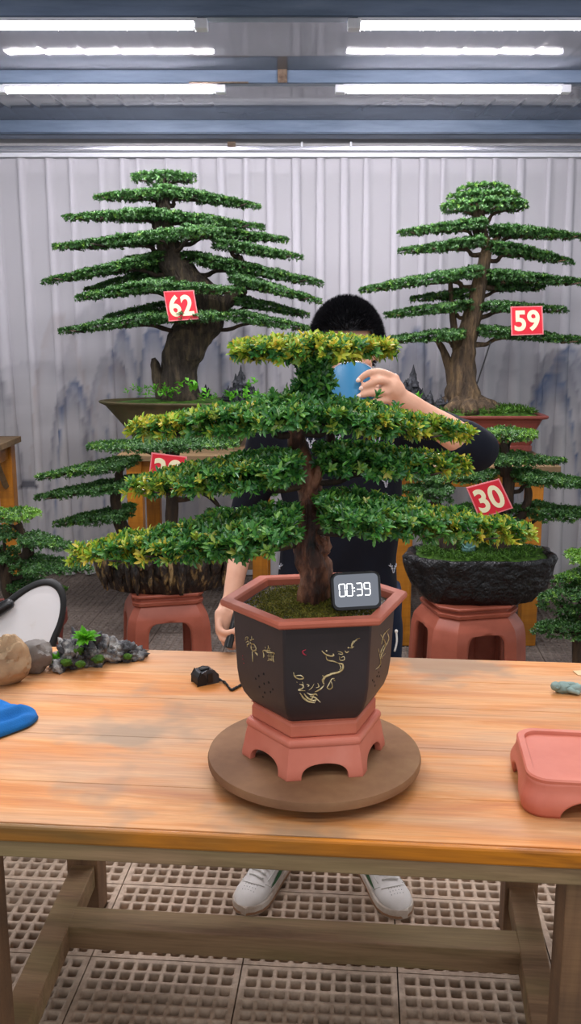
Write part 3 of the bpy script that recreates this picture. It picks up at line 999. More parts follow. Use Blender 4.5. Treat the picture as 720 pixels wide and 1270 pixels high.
def stroke(mb, k, pts, w, m=0):
    P = [onface(k, a, b)[0] for a, b in pts]
    rad = [w * (.45 if i in (0, len(P) - 1) else 1) for i in range(len(P))]
    n = face_frame(k)[1]
    P2, r2 = smooth_path(P, rad, 4)
    mb.tube(P2, r2, 6, m)
FRONT = 4; LEFT = 3; RIGHT = 5
rel = MB()
S = lambda x, y: (355 + x * 105 / 720, 780 + y * 100 / 686)
for pts, w in (([(625, 78), (600, 85), (575, 110), (555, 140), (560, 160), (535, 160)], .0009), ([(600, 100), (565, 105), (550, 150), (575, 150)], .0008), ([(530, 190), (510, 200), (495, 185)], .0012), ([(435, 190), (470, 200), (475, 215), (440, 210)], .0009), ([(450, 235), (455, 265), (490, 262), (488, 235), (460, 245)], .0008),
               ([(300, 185), (330, 215), (375, 230), (400, 225), (395, 210)], .0014), ([(335, 235), (350, 265), (400, 275), (440, 290)], .0011), ([(440, 290), (475, 300), (480, 330), (465, 355), (440, 368), (400, 378), (370, 380)], .0018), ([(450, 300), (462, 330), (450, 352)], .001),
               ([(400, 378), (350, 395), (325, 410), (310, 440), (318, 470)], .0022), ([(305, 395), (325, 415), (300, 430)], .0012), ([(410, 420), (385, 425), (360, 470), (345, 500), (370, 512), (390, 490), (378, 440)], .0010), ([(400, 430), (412, 440)], .0016),
               ([(318, 480), (290, 510), (265, 525), (240, 535)], .0014), ([(265, 460), (275, 490), (250, 500)], .0011), ([(235, 465), (215, 500), (190, 520)], .0007), ([(60, 370), (70, 405), (105, 425), (145, 420), (120, 395), (70, 400)], .0011), ([(92, 455), (85, 450)], .0009),
               ([(110, 470), (140, 480), (135, 505), (100, 520), (160, 525)], .0012), ([(170, 470), (190, 480), (180, 490)], .0012), ([(135, 450), (150, 500)], .0010), ([(115, 545), (145, 590), (190, 620), (240, 632)], .0017), ([(150, 550), (180, 590), (230, 612), (262, 600)], .0017), ([(175, 545), (210, 560), (250, 555), (262, 570)], .0014), ([(200, 575), (230, 580), (250, 590), (290, 628)], .0015), ([(240, 545), (215, 600), (205, 625)], .0012), ([(260, 590), (240, 632)], .0012)):
    stroke(rel, FRONT, [S(*p) for p in pts], w)
for p in ((340, 186), (525, 160)):
    q, n = onface(FRONT, *S(*p)); rel.blob(q, (.0016, .001, .0016), sub=2)
make('plum_branch_relief', rel, 'inscription_gold', pot_body, smooth=True)
red = MB()
stroke(red, FRONT, [S(165, 175), (S(135, 192)), S(150, 215), S(168, 222)], .0014)
make('red_seal', red, 'inscription_red', pot_body, smooth=True)
for (x, y) in ((132, 520), (138, 568), (150, 628)):
    q, n = onface(LEFT, 290 + x * 60 / 720, 770 + y * 90 / 1080)
    make('red_dot', MB().blob(q, .0011, sub=1), 'inscription_red', pot_body, smooth=True)
ch = MB()
G = lambda x, y: (290 + x * 60 / 720, 770 + y * 90 / 1080)
for pts, w in (([(175, 242), (172, 290)], .0011), ([(175, 242), (210, 242), (205, 285)], .0009), ([(175, 270), (208, 268)], .0008), ([(180, 320), (215, 300), (222, 330)], .0010), ([(200, 385), (205, 350), (235, 340)], .0013), ([(240, 285), (300, 272)], .0013), ([(265, 225), (268, 280), (245, 290)], .0011), ([(240, 305), (255, 335), (305, 345)], .0010), ([(262, 350), (258, 400), (280, 440), (325, 430), (330, 400), (300, 350), (262, 350)], .0009), ([(265, 395), (325, 388)], .0009), ([(270, 465), (340, 440)], .0011), ([(275, 450), (280, 540), (284, 610)], .0013), ([(315, 470), (345, 490), (350, 515)], .0018),
               ([(465, 385), (475, 410)], .0012), ([(510, 365), (515, 400), (500, 430)], .0011), ([(540, 405), (525, 430)], .0010), ([(435, 470), (440, 440), (500, 440), (545, 445)], .0012), ([(440, 470), (448, 520), (440, 548)], .0014), ([(470, 450), (520, 470), (590, 475), (608, 495)], .0013), ([(520, 490), (525, 570)], .0010), ([(555, 490), (560, 570)], .0010), ([(590, 490), (585, 560), (600, 615)], .0013), ([(500, 520), (600, 530)], .0008), ([(515, 555), (590, 580)], .0012), ([(500, 595), (530, 580), (590, 600)], .0009)):
    stroke(ch, LEFT, [G(*p) for p in pts], w)
make('gold_characters', ch, 'inscription_gold', pot_body, smooth=True)
rc = MB()
Hh = lambda x, y: (380 + x * 140 / 720, 690 + y * 210 / 1080)
for pts, w in (([(525, 460), (490, 500), (475, 560)], .0013), ([(510, 480), (520, 530), (485, 600)], .0012), ([(470, 500), (500, 560), (470, 640)], .0013), ([(495, 560), (470, 610), (480, 650)], .0012), ([(455, 590), (470, 680), (440, 720)], .0011), ([(500, 620), (470, 650)], .0011)):
    stroke(rc, RIGHT, [Hh(*p) for p in pts], w)
make('gold_flower_relief', rc, 'inscription_gold', pot_body, smooth=True)
ho = MB()
for k, pts in ((LEFT, [G(440, 790), G(368, 820), G(322, 862), G(515, 918), G(445, 935), G(370, 985), G(572, 1020), G(535, 1060), G(445, 1072), G(400, 1140)]), (RIGHT, [Hh(470, 700), Hh(445, 720), Hh(460, 740), Hh(448, 765), Hh(430, 800), Hh(465, 765), Hh(440, 825), Hh(420, 790)])):
    for p in pts:
        q, n = onface(k, *p, lift=.0002)
        R = n.to_track_quat('Z', 'Y').to_matrix()
        ho.blob(q, (.0024, .0024, .0006), sub=2, rot=R)
make('drain_holes', ho, 'hole_black', pot_body)

# ------------------------------------------------------------------ timer leaning on the trunk
def rrect(w, h, r, n=6):
    pts = []
    for sx, sy, st_ in ((1, 1, 0), (-1, 1, 1), (-1, -1, 2), (1, -1, 3)):
        for q in range(n + 1):
            an = (st_ + q / n) * pi / 2
            pts.append((sx * (w / 2 - r) + r * math.cos(an), sy * (h / 2 - r) + r * math.sin(an)))
    return pts
tc_ = aty(441.5, 733, 1.664)
RT = Matrix.Rotation(math.radians(5), 3, 'Z') @ Matrix.Rotation(math.radians(-2), 3, 'Y') @ Matrix.Rotation(math.radians(90 - 14), 3, 'X')
def tim(x, y, z=0): return tc_ + RT @ Vector((x, y, z))
tm = thing('digital_timer', tim(0, -.036, 0), 'small black digital timer with white digits propped in the hexagonal pot', 'timer')
tw, th_ = .0935, .071
rs = [[tim(a * s, b * s, z) for a, b in rrect(tw, th_, .013)] for s, z in ((.93, -.022), (.985, -.019), (1, -.014), (1, -.003), (.985, .0), (.96, .0012))]
make('case', MB().rings(rs), 'black_plastic', tm, autosmooth=.5)
sw, sh = .083, .060
screen = make('screen', MB().rings([[tim(a, b + .0015, z) for a, b in rrect(sw, sh, .009)] for z in (.0, .0019)]), 'timer_screen', tm)
seg = MB()
def digit(cx, cy, w, h, on):
    t = .0013
    bars = {'a': (0, h / 2, w, t), 'g': (0, 0, w, t), 'd': (0, -h / 2, w, t), 'f': (-w / 2, h / 4, t, h / 2), 'b': (w / 2, h / 4, t, h / 2), 'e': (-w / 2, -h / 4, t, h / 2), 'c': (w / 2, -h / 4, t, h / 2)}
    for s in on:
        x, y, a, b = bars[s]
        a, b = (a * .84, b) if a > b else (a, b * .84)
        seg.add([tim(cx + x + i * a / 2, cy + y + j * b / 2, z) for z in (.0017, .0023) for i, j in ((-1, -1), (1, -1), (1, 1), (-1, 1))], [(4, 5, 6, 7), (0, 1, 5, 4), (1, 2, 6, 5), (2, 3, 7, 6), (3, 0, 4, 7)])
for cx, on in ((-.0265, 'abcdef'), (-.0125, 'abcdef'), (.0055, 'abgcd'), (.0205, 'abfgcd')):
    digit(cx, .003, .0105, .0225, on)
for yy in (.006, .0):
    seg.add([tim(-.0035 + i * .0007, yy + j * .0007, .0022) for i, j in ((-1, -1), (1, -1), (1, 1), (-1, 1))], [(0, 1, 2, 3)])
make('digits', seg, 'digit_glow', screen)

# ------------------------------------------------------------------ things on the bench
p = T(254, 850)
R = Matrix.Rotation(math.radians(28), 3, 'Z')
def loc(c, R): return lambda x, y, z: Vector(c) + R @ Vector((x, y, z))
f = loc((p.x, p.y + .02, TZ), R)
tape = thing('tape_measure', (p.x, p.y + .02, TZ), 'small black and grey tape measure with a cord lying left of the turntable', 'tape measure')
out = [(-.026, 0), (.024, 0), (.028, .006), (.027, .022), (.016, .033), (.0, .036), (-.018, .033), (-.027, .02)]
make('case', MB().poly([f(a, -.018, b) for a, b in out], R @ Vector((0, .036, 0))), 'grey_plastic', tape, bevel=.004)
make('rubber_grip', MB().poly([f(a * 1.03 - .001, -.0195, b * 1.02 + .0004) for a, b in [(-.027, .0), (-.008, 0), (-.006, .012), (-.010, .024), (-.02, .032), (-.028, .02)]], R @ Vector((0, .039, 0))), 'rubber_black', tape, bevel=.003)
make('lock_button', MB().box(f(-.004, 0, .0375), (.024, .016, .006), rot=R), 'black_plastic', tape, bevel=.002)
make('belt_clip', MB().box(f(.004, -.0205, .018), (.014, .003, .026), rot=R), 'black_plastic', tape, bevel=.001)
pts = [f(.027, 0, .006), T(279, 849) + Vector((0, 0, .004)), T(286, 857) + Vector((0, 0, .003)), T(292, 855) + Vector((0, 0, .003)), T(301, 850) + Vector((0, 0, .003))]
cord = MB()
P2, _ = smooth_path([Vector(q) for q in pts], [1] * 5, 8)
for s in (0, pi):
    cord.tube([q + Vector((0, .0022 * math.sin(i * .9 + s), .0022 * math.cos(i * .9 + s) + .001)) for i, q in enumerate(P2)], .0022, 6)
make('wrist_cord', cord, 'rubber_black', tape, smooth=True)

def rock(px, py, h, w, d, matk, name, label, cat, seed, amp=.28, rz=0, top=1.0, freq=1.6):
    c = T(px, py)
    c = c + Vector((0, d * .5, 0))
    mb = MB()
    V, Fs = ico(4)
    A = V * (1 + amp * fbm(V * freq + seed, seed, 3) - .16 * np.abs(fbm(V * 3.1, seed + 4, 2)) + .05 * vnoise(V * 7, seed))[:, None]
    for k_ in range(14):          # broken flat facets
        r3 = np.random.default_rng(seed * 40 + k_); d_ = r3.normal(0, 1, 3); d_ /= np.linalg.norm(d_)
        h_ = A @ d_; A = A - np.clip(h_ - r3.uniform(.62, .85), 0, None)[:, None] * d_ * .85
    A = np.clip(A, -.82, .95)
    z = (A[:, 2] + .82) / 1.77
    A[:, 0] *= (1 - (1 - top) * z); A[:, 1] *= (1 - (1 - top) * z)
    A = np.stack([A[:, 0] * w / 1.7, A[:, 1] * d / 1.7, z * h], 1)
    A = A @ np.array(Matrix.Rotation(rz, 3, 'Z')).T + np.array([c.x, c.y, TZ])
    mb.add(A, Fs)
    o = make(name, mb, matk, None, origin=(c.x, c.y, TZ), autosmooth=.45)
    return tag(o, label, cat)
rock(37, 841, .098, .088, .08, 'grey_rock', 'rock', 'squarish grey rock between the tan rock and the planted dark stone', 'rock', 3, .2, .3)
rock(6, 858, .135, .120, .085, 'tan_rock', 'rock', 'tall tan rock at the left end of the bench behind the blue cloth', 'rock', 8, .22, .5, .7)

# planted dark stone
c = T(118, 836)
dr = thing('planted_stone', (c.x, c.y + .03, TZ), 'jagged black and white stone planted with bright green succulents on the bench', 'planted stone')
mb = MB()
rg = random.Random(4)
a, b = T(72, 832), T(166, 818)
for k in range(11):
    t_ = k / 10
    q = a.lerp(b, t_) + Vector((0, .03 - .02 * t_, 0))
    hh = (.040, .058, .074, .086, .082, .070, .062, .054, .048, .040, .028)[k]
    mb.blob((q.x, q.y, TZ + hh * .42), (.030, .034 - .012 * t_, hh * .54), amp=.75, freq=2.3, seed=k, sub=4)
for v_ in mb.V: v_[:, 2] = np.maximum(v_[:, 2], TZ + .0005)
make('stone', mb, 'driftrock', dr, smooth=True)
def rosette(root, c, r, n, matk, name, tilt=(0, -.5, 1)):
    P, D = np.array([tuple(c)] * 3), np.array([tilt] * 3, dtype=float)
    rgx = np.random.default_rng(n)
    V, Q, k = leaves(P, D + rgx.normal(0, .08, (3, 3)), r, r * .38, n // 3, rgx, quad=True, open_ang=(.3, 1.45), stem=.15)
    return fast(name, V, Q, matk, root, np.zeros(len(V)))
q = T(108, 830); rosette(dr, (q.x, q.y + .0, TZ + .082), .036, 36, 'weed_leaf', 'succulent')
q = T(66, 832); rosette(dr, (q.x, q.y + .01, TZ + .025), .018, 24, 'weed_leaf', 'succulent')
q = T(70, 828); rosette(dr, (q.x + .012, q.y + .0, TZ + .03), .016, 24, 'weed_leaf', 'succulent')
for (px, py, hz, r) in ((95, 830, .05, .018), (122, 834, .035, .016), (82, 836, .03, .014), (158, 824, .02, .012), (100, 838, .03, .013)):
    q = T(px, py)
    make('moss_patch', MB().blob((q.x, q.y + .005, TZ + hz), (r, r * .8, r * .7), amp=.3, freq=3, seed=px), 'moss_green', dr, smooth=True)

# blue cloth
cl = MB()
nx_, ny_ = 46, 40
ca, cb = T(-60, 925), T(46, 880)
grid = []
for j in range(ny_ + 1):
    row = []
    for i in range(nx_ + 1):
        u, v = i / nx_, j / ny_
        ex = abs(2 * u - 1) ** 3; ey = abs(2 * v - 1) ** 3
        x = -.80 + u * .225 * (1 - .0 * v) + .02 * math.sin(v * 5)
        y = 1.862 + v * .15 + (u - .5) * .05
        edge = min(1, 5.5 * min(u, 1 - u, v, 1 - v))
        zz = .004 + edge ** .5 * (.034 + .007 * math.sin(v * 15 + u * 3) + .005 * math.sin(v * 27 - u * 4 + 1) + .006 * math.sin(u * 6))
        rx = (u - .5) * 2; ry = (v - .5) * 2
        k_ = 1 - .13 * (rx * rx * ry * ry)
        cx_, cy_ = -.6875, 1.925
        row.append((cx_ + (x - cx_) * k_, cy_ + (y - cy_) * k_, TZ + .001 + max(zz, .003)))
    grid.append([(cx_ + (a_ - cx_) * math.cos(.55) - (b_ - cy_) * math.sin(.55), cy_ + (a_ - cx_) * math.sin(.55) + (b_ - cy_) * math.cos(.55), c_) for a_, b_, c_ in row])
vs = [q for r_ in grid for q in r_]
fs = [(j * (nx_ + 1) + i, j * (nx_ + 1) + i + 1, (j + 1) * (nx_ + 1) + i + 1, (j + 1) * (nx_ + 1) + i) for j in range(ny_) for i in range(nx_)]
cl.add(vs, fs)
o = make('folded_cloth', cl, 'blue_cloth', None, smooth=True, origin=(-.6875, 1.925, TZ), solid=.003)
tag(o, 'crumpled bright blue cloth on the left end of the bench', 'cloth')

# terracotta stand on the right of the bench
sx, sy = .600, 1.665
ts = thing('pot_stand', (sx, sy, TZ), 'empty pink terracotta rectangular stand with rounded corners at the bench right end', 'pot stand')
def rr_ring(w, d, r, z, n=7, rz=-.12):
    return [Vector((sx + a * math.cos(rz) - b * math.sin(rz), sy + a * math.sin(rz) + b * math.cos(rz), TZ + z)) for a, b in rrect(w, d, r, n)]
def stand_ring(z):
    k = .012 * math.sin(min(1, z / .05) * pi)
    fl = .010 * math.cos(min(1, z / .066) * pi / 2)
    return rr_ring(.30 + k + fl, .225 + k + fl, .04, z)
n_ = len(stand_ring(0))
NC = 400
def refine(ring, m=NC):
    out_, tot = [], [0]
    for j in range(n_): tot.append(tot[-1] + (ring[(j + 1) % n_] - ring[j]).length)
    for q in range(m):
        d_ = tot[-1] * q / m
        j = max(i for i in range(n_) if tot[i] <= d_ + 1e-9)
        t_ = (d_ - tot[j]) / max(1e-9, tot[j + 1] - tot[j])
        out_.append(ring[j].lerp(ring[(j + 1) % n_], t_))
    return out_
zs = np.linspace(0, .066, 34)
RR = [refine(stand_ring(z)) for z in zs]
ctr = Vector((sx, sy, 0)); e1 = Vector((math.cos(-.12), math.sin(-.12), 0)); e2 = Vector((-math.sin(-.12), math.cos(-.12), 0))
def opening(q):
    a_, b_ = (q - ctr).dot(e1), (q - ctr).dot(e2)
    arch = lambda t_, half: .038 * max(0, 1 - (abs(t_) / half) ** 3.4) ** .5
    if abs(b_) > .095 and abs(a_) < .092: return arch(a_, .092)
    if abs(a_) > .135 and abs(b_) < .058: return arch(b_, .058)
    return 0.0
def at_z(j, z):
    f_ = z / .066 * (len(zs) - 1); i = min(int(f_), len(zs) - 2)
    return RR[i][j].lerp(RR[i + 1][j], f_ - i)
wl = MB()
cols_ = []
for j in range(NC):
    h_ = opening(RR[10][j])
    cols_.append([at_z(j, h_ + (.066 - h_) * k / 10) for k in range(11)])
for j in range(NC):
    A_, B_ = cols_[j], cols_[(j + 1) % NC]
    for k in range(10):
        wl.add([A_[k], B_[k], B_[k + 1], A_[k + 1]], [(0, 1, 2, 3)])
make('footed_skirt', wl, 'pale_terracotta', ts, weld=True, solid=.012, autosmooth=.6)
make('rim', MB().rings([rr_ring(.285, .21, .036, .060), rr_ring(.300, .225, .040, .064), rr_ring(.302, .227, .041, .071), rr_ring(.296, .221, .039, .074), rr_ring(.272, .197, .03, .074), rr_ring(.268, .193, .029, .069), rr_ring(.268, .193, .029, .058)], cap=False), 'pale_terracotta', ts, autosmooth=.6)
make('top_plate', MB().rings([rr_ring(.285, .21, .03, .056), rr_ring(.285, .21, .03, .067)]), 'pale_terracotta', ts)

# small grey-green stone figure lying down
c = T(702, 862)
fg = thing('stone_figurine', (c.x + .025, c.y + .012, TZ), 'small grey-green stone figurine lying on the bench behind the terracotta stand', 'figurine')
mb = MB()
mb.blob((c.x - .005, c.y + .015, TZ + .013), (.020, .016, .014), amp=.2, freq=3, seed=1)
mb.blob((c.x + .022, c.y + .012, TZ + .012), (.02, .016, .013), amp=.25, freq=3, seed=2)
mb.tube([(c.x - .01, c.y + .012, TZ + .014), (c.x + .012, c.y, TZ + .012), (c.x + .03, c.y - .004, TZ + .006)], [.006, .007, .005], 8, res=3)
mb.tube([(c.x - .002, c.y + .02, TZ + .02), (c.x + .02, c.y + .015, TZ + .022), (c.x + .036, c.y + .012, TZ + .012)], [.006, .006, .004], 8, res=3)
make('body', mb, 'grey_figure', fg, smooth=True)
make('head', MB().blob((c.x - .024, c.y + .012, TZ + .018), (.0125, .012, .0115), amp=.08, freq=3).blob((c.x - .024, c.y + .0, TZ + .018), .003, sub=2), 'grey_figure', fg, smooth=True)
c = T(718, 836)
pf = MB()
pf.poly([(c.x - .008, c.y - .012, TZ + .0012), (c.x + .05, c.y - .018, TZ + .0012), (c.x + .055, c.y + .022, TZ + .004), (c.x - .012, c.y + .018, TZ + .0012)], (0, 0, .0012))
tag(make('paper_scrap', pf, 'paper_tan', None, origin=(c.x, c.y, TZ)), 'tan scrap of paper behind the stone figurine at the bench edge', 'paper')
# =================================================================== REAR BENCHES
def rear_bench(px0, px1, pyt, Yf, depth, z, legs, label):
    X0, X1 = aty(px0, pyt, Yf).x, aty(px1, pyt, Yf).x
    root = thing('display_bench', ((X0 + X1) / 2, Yf + depth / 2, 0), label, 'bench', 'wooden display benches along the curtain')
    cx, cy = (X0 + X1) / 2, Yf + depth / 2
    mb = MB()
    for k in range(5):
        y0 = Yf + depth * k / 5
        mb.box((cx, y0 + depth / 10, z - .016), (X1 - X0, depth / 5 - .004, .032))
    make('bench_top', mb, 'rear_plank_wood', root, bevel=.003)
    la, lb = aty(legs[0], 600, Yf + .08).x, aty(legs[1], 600, Yf + .08).x
    make('apron', MB().box(((la + lb) / 2, Yf + .08, z - .075), (lb - la, .025, .085)).box(((la + lb) / 2, Yf + depth - .08, z - .075), (lb - la, .025, .085)), 'amber_rail_wood', root, bevel=.003)
    for y in (Yf + .08, Yf + depth - .08):
        for x in (la, lb):
            make('leg', MB().box((x, y, (z - .032) / 2), (.082, .082, z - .032)), 'amber_wood', root, bevel=.004)
    make('lower_rail', MB().box(((la + lb) / 2, Yf + depth - .08, .22), (lb - la, .05, .06)), 'rear_plank_wood', root, bevel=.003)
    make('lower_rail', MB().box((la, cy, .24), (.05, depth - .2, .06)), 'rear_plank_wood', root, bevel=.003)
    make('lower_rail', MB().box((lb, cy, .24), (.05, depth - .2, .06)), 'rear_plank_wood', root, bevel=.003)
    return root
ZB1, ZB2 = .995, .965
rear_bench(144, 342, 562, 4.8, .80, ZB1, (168, 322), 'wooden display bench carrying the wide clay bowl of the tree numbered 62')
rear_bench(486, 696, 577, 4.62, .95, ZB2, (502, 662), 'amber wooden display bench carrying the purple clay tray of the tree numbered 59')
q = aty(26, 541, 5.72)
sb = thing('display_bench', (q.x - .38, 4.9, 0), 'weathered wooden display bench cut off by the left edge, beside the curtain', 'bench', 'wooden display benches along the curtain')
zc = q.z
mb = MB()
for k in range(5):
    mb.box((q.x - .076 - .152 * k, 4.92, zc - .018), (.148, 1.62, .036))
make('bench_top', mb, 'rear_plank_wood', sb, bevel=.003)
make('apron', MB().box((q.x - .07, 4.92, zc - .085), (.03, 1.5, .09)).box((q.x - .38, 5.66, zc - .085), (.6, .03, .09)), 'amber_rail_wood', sb, bevel=.003)
for x in (q.x - .08, q.x - .68):
    for y in (4.2, 5.66):
        make('leg', MB().box((x, y, (zc - .036) / 2), (.088, .088, zc - .036)), 'amber_wood', sb, bevel=.004)
br = MB()
br.tube([(q.x - .08, 5.62, zc - .3), (q.x - .08, 5.4, zc - .06)], .02, 4)
make('brace', br, 'rear_plank_wood', sb)

# =================================================================== CERAMIC STOOLS
def poly_wall(c, corners, Sf, rows, wins, zw0, zw1, nst=4):
    """corners: list of 2-D points; wins[i]: half opening share of side i"""
    mb = MB(); n = len(corners)
    for k in range(n):
        A, B = Vector(corners[k]), Vector(corners[(k + 1) % n])
        def P(s, z):
            q = A.lerp(B, s) * Sf(z)
            return Vector((c[0] + q.x, c[1] + q.y, c[2] + z))
        def half(z):
            if not wins[k] or z <= zw0 or z >= zw1: return 0
            t = abs((z - (zw0 + zw1) / 2) / ((zw1 - zw0) / 2))
            return wins[k] * (1 - t ** 7) ** (1 / 5)
        for za, zb in zip(rows[:-1], rows[1:]):
            inw = wins[k] and zw0 - 1e-6 <= za and zb <= zw1 + 1e-6
            if inw:
                for side in (0, 1):
                    for q in range(nst):
                        def s_(z, t):
                            v = (.5 - half(z)) * t
                            return v if side == 0 else 1 - v
                        t0, t1 = q / nst, (q + 1) / nst
                        vs = [P(s_(za, t0), za), P(s_(za, t1), za), P(s_(zb, t1), zb), P(s_(zb, t0), zb)]
                        mb.add(vs if side == 0 else vs[::-1], [(0, 1, 2, 3)])
            else:
                for q in range(2 * nst):
                    t0, t1 = q / (2 * nst), (q + 1) / (2 * nst)
                    mb.add([P(t0, za), P(t1, za), P(t1, zb), P(t0, zb)], [(0, 1, 2, 3)])
    return mb

def stool(c, h, s, rz, chamf, label):
    root = thing('ceramic_stool', (c[0], c[1], 0), label, 'stool', 'terracotta stools under the tray gardens')
    a, ch = s / 2, chamf
    pts = [(a - ch, -a), (a, -a + ch), (a, a - ch), (a - ch, a), (-a + ch, a), (-a, a - ch), (-a, -a + ch), (-a + ch, -a)]
    Rm = Matrix.Rotation(rz, 2)
    pts = [Rm @ Vector(p) for p in pts]
    H = h - .045
    def Sf(z):
        t = z / H
        return float(np.interp(t, [0, .12, .5, .78, .88, .94, 1], [1.10, 1.10, 1.10, 1.07, 1.02, .93, .82]))
    z0, z1 = .055, H * .845
    rows = [0, .02, z0] + [z0 + (z1 - z0) * (1 - math.cos(t)) / 2 for t in np.linspace(0, pi, 19)][1:] + [H * k for k in (.87, .89, .92, .95, .975, 1)]
    wins = [0, .31, 0, .31, 0, .31, 0, .31]
    make('body', poly_wall((c[0], c[1], 0), pts, Sf, rows, wins, z0, z1), 'stool_clay', root, weld=True, solid=.022, autosmooth=.5)
    tp = MB()
    def ring(k, z): return [Vector((c[0] + p.x * k, c[1] + p.y * k, z)) for p in pts]
    tp.rings([ring(.80, H - .012), ring(.90, H - .004), ring(.92, H + .012), ring(.84, H + .018), ring(.84, H + .026), ring(.92, H + .032), ring(.93, h - .005), ring(.91, h)])
    make('seat', tp, 'stool_clay', root, bevel=.002, autosmooth=.5)
    return root
LS = aty(205, 745, 3.98); RS = aty(580, 750, 3.92)
SHT, SHL = .50, .53
stool(LS, SHL, .335, math.radians(13), .03, 'terracotta stool with square openings under the dripping rock tray at left')
stool(RS, SHT, .40, math.radians(12), .075, 'terracotta stool with square openings under the black rock tray numbered 30')

# =================================================================== BACKGROUND TREES
def tree_frame(Y):
    return lambda px, py, dy=0: aty(px, py, Y + dy)
def add_tree(root, Y, trunks, pads, leaf, per, dens, barkk, leafk, amp=.16, seed0=0, young_all=.08, flare=1.25):
    Wf = tree_frame(Y)
    mppx = Y * .98 / F
    paths = []
    for k, tr_ in enumerate(trunks):
        P = [Wf(a[0], a[1], a[3] if len(a) > 3 else 0) for a in tr_]
        R_ = [a[2] * mppx / 2 for a in tr_]
        mb = MB()
        mb.tube(P, R_, 18, amp=amp, freq=14, seed=seed0 + k, res=7, ridge=.7)
        if k == 0 and R_[0] > .04:
            for an in np.linspace(0, 2 * pi, 9)[:-1]:
                d = Vector((math.cos(an + k), math.sin(an + k), 0))
                b0 = P[0] + d * R_[0] * flare + Vector((0, 0, -.01)); b1 = P[0].lerp(P[1], .45) + d * R_[0] * .45
                mb.tube([b0, b0.lerp(b1, .4) + Vector((0, 0, -.004)), b1], [R_[0] * .30, R_[0] * .42, R_[0] * .4], 9, amp=.2, freq=14, seed=seed0 + int(an * 9), res=4, ridge=.5)
        make('trunk', mb, barkk, root, smooth=True)
        pt, _ = smooth_path(P, [1] * len(P), 5)
        paths += pt
    for i, pd in enumerate(pads):
        (x0, y0), (x1, y1), tip, th_px, hd = pd[:5]
        dy = pd[5] if len(pd) > 5 else 0
        yg = pd[6] if len(pd) > 6 else young_all
        A, B = Wf(x0, y0, dy), Wf(x1, y1, dy)
        th = th_px * mppx * .35
        L = (B - A).length
        n = int(dens * L * hd * 2 * (1.0 if tip != 'B' else .9))
        pad(root, A, B, hd, th, n, leaf, leafk, tip, (lambda u, t, r, yg=yg: np.clip((yg + .55 * yg * (1 - t) * 3 - r) * 5, 0, 1)), seed0 * 31 + i, False, per)
        inner = B if tip == 'L' else (A if tip == 'R' else A.lerp(B, .5))
        far = A if tip == 'L' else (B if tip == 'R' else B)
        s = nearest_on(paths, inner, .06)
        b = MB()
        mid = inner.lerp(far, .25) + Vector((0, 0, -th * .7)); end = inner.lerp(far, .8) + Vector((0, 0, -th * .2))
        r0 = min(.018, .006 + L * .018)
        kink = s.lerp(mid, .55) + Vector((0, .01, -.02 if abs(s.z - mid.z) < .05 else 0))
        b.tube([s, kink, mid, end], [r0, r0 * .8, r0 * .6, r0 * .25], 8, amp=.2, freq=30, seed=i, res=4)
        rg = random.Random(i)
        for q in range(7):
            f_ = .08 + .7 * q / 6
            p0 = inner.lerp(far, f_) + Vector((0, 0, -th * .55))
            p1 = p0 + Vector(((far - inner).x * .1, (1 if q % 2 else -1) * hd * rg.uniform(.5, .85) * (1 - .5 * f_), th * .3))
            b.tube([p0, p0.lerp(p1, .5), p1], [r0 * .42, r0 * .32, r0 * .15], 5)
        if tip == 'B':
            b.tube([s, inner.lerp(A, .35) + Vector((0, 0, -th * .6)), inner.lerp(A, .75) + Vector((0, 0, -th * .2))], [r0 * .7, r0 * .5, r0 * .2], 6, res=3)
        make('branch', b, 'dark_bark' if barkk != 'bark' else 'bark', root, smooth=True)
    return paths

def tufts(root, name, pts, leafk, L, Wd, per, seed, kind=None):
    rng = np.random.default_rng(seed)
    P = np.array([tuple(p) for p in pts])
    D = np.tile([0, 0, 1.], (len(P), 1)) + rng.normal(0, .35, (len(P), 3))
    V, Q, k = leaves(P, D, L, Wd, per, rng, stem=.8)
    o = fast(name, V, Q, leafk, root, np.zeros(len(V)))
    return tag(o, kind=kind) if kind else o

# ---- number 62
Y62 = 5.18
b0 = aty(122, 492, Y62); b1 = aty(345, 498, Y62)
cx62 = (b0.x + b1.x) / 2; R62 = (b1.x - b0.x) / 2; rz62 = (b0.z + b1.z) / 2 - .006
t62 = thing('potted_bonsai', (cx62, Y62, ZB1), 'tall many-tiered green bonsai in a wide mossy clay bowl, number card 62', 'bonsai tree')
Hb = rz62 - ZB1
prof = [(R62 * .52, 0), (R62 * .56, 0), (R62 * .68, Hb * .34), (R62 * .82, Hb * .66), (R62 * .93, Hb * .9), (R62 * .965, Hb * .93), (R62 * .99, Hb * .95), (R62, Hb * .98), (R62 * .985, Hb), (R62 * .94, Hb), (R62 * .92, Hb * .93), (R62 * .7, Hb * .8)]
make('bowl', MB().lathe(prof, 72, (cx62, Y62, ZB1), sy=.46, amp=.006, freq=9), 'bowl_clay', t62, autosmooth=.6)
make('soil', MB().lathe([(R62 * .92, Hb * .90), (R62 * .9, Hb * .94), (R62 * .5, Hb * 1.02), (.05, Hb * 1.05)], 48, (cx62, Y62, ZB1), sy=.46, amp=.02, freq=14), 'moss_green', t62, smooth=True)
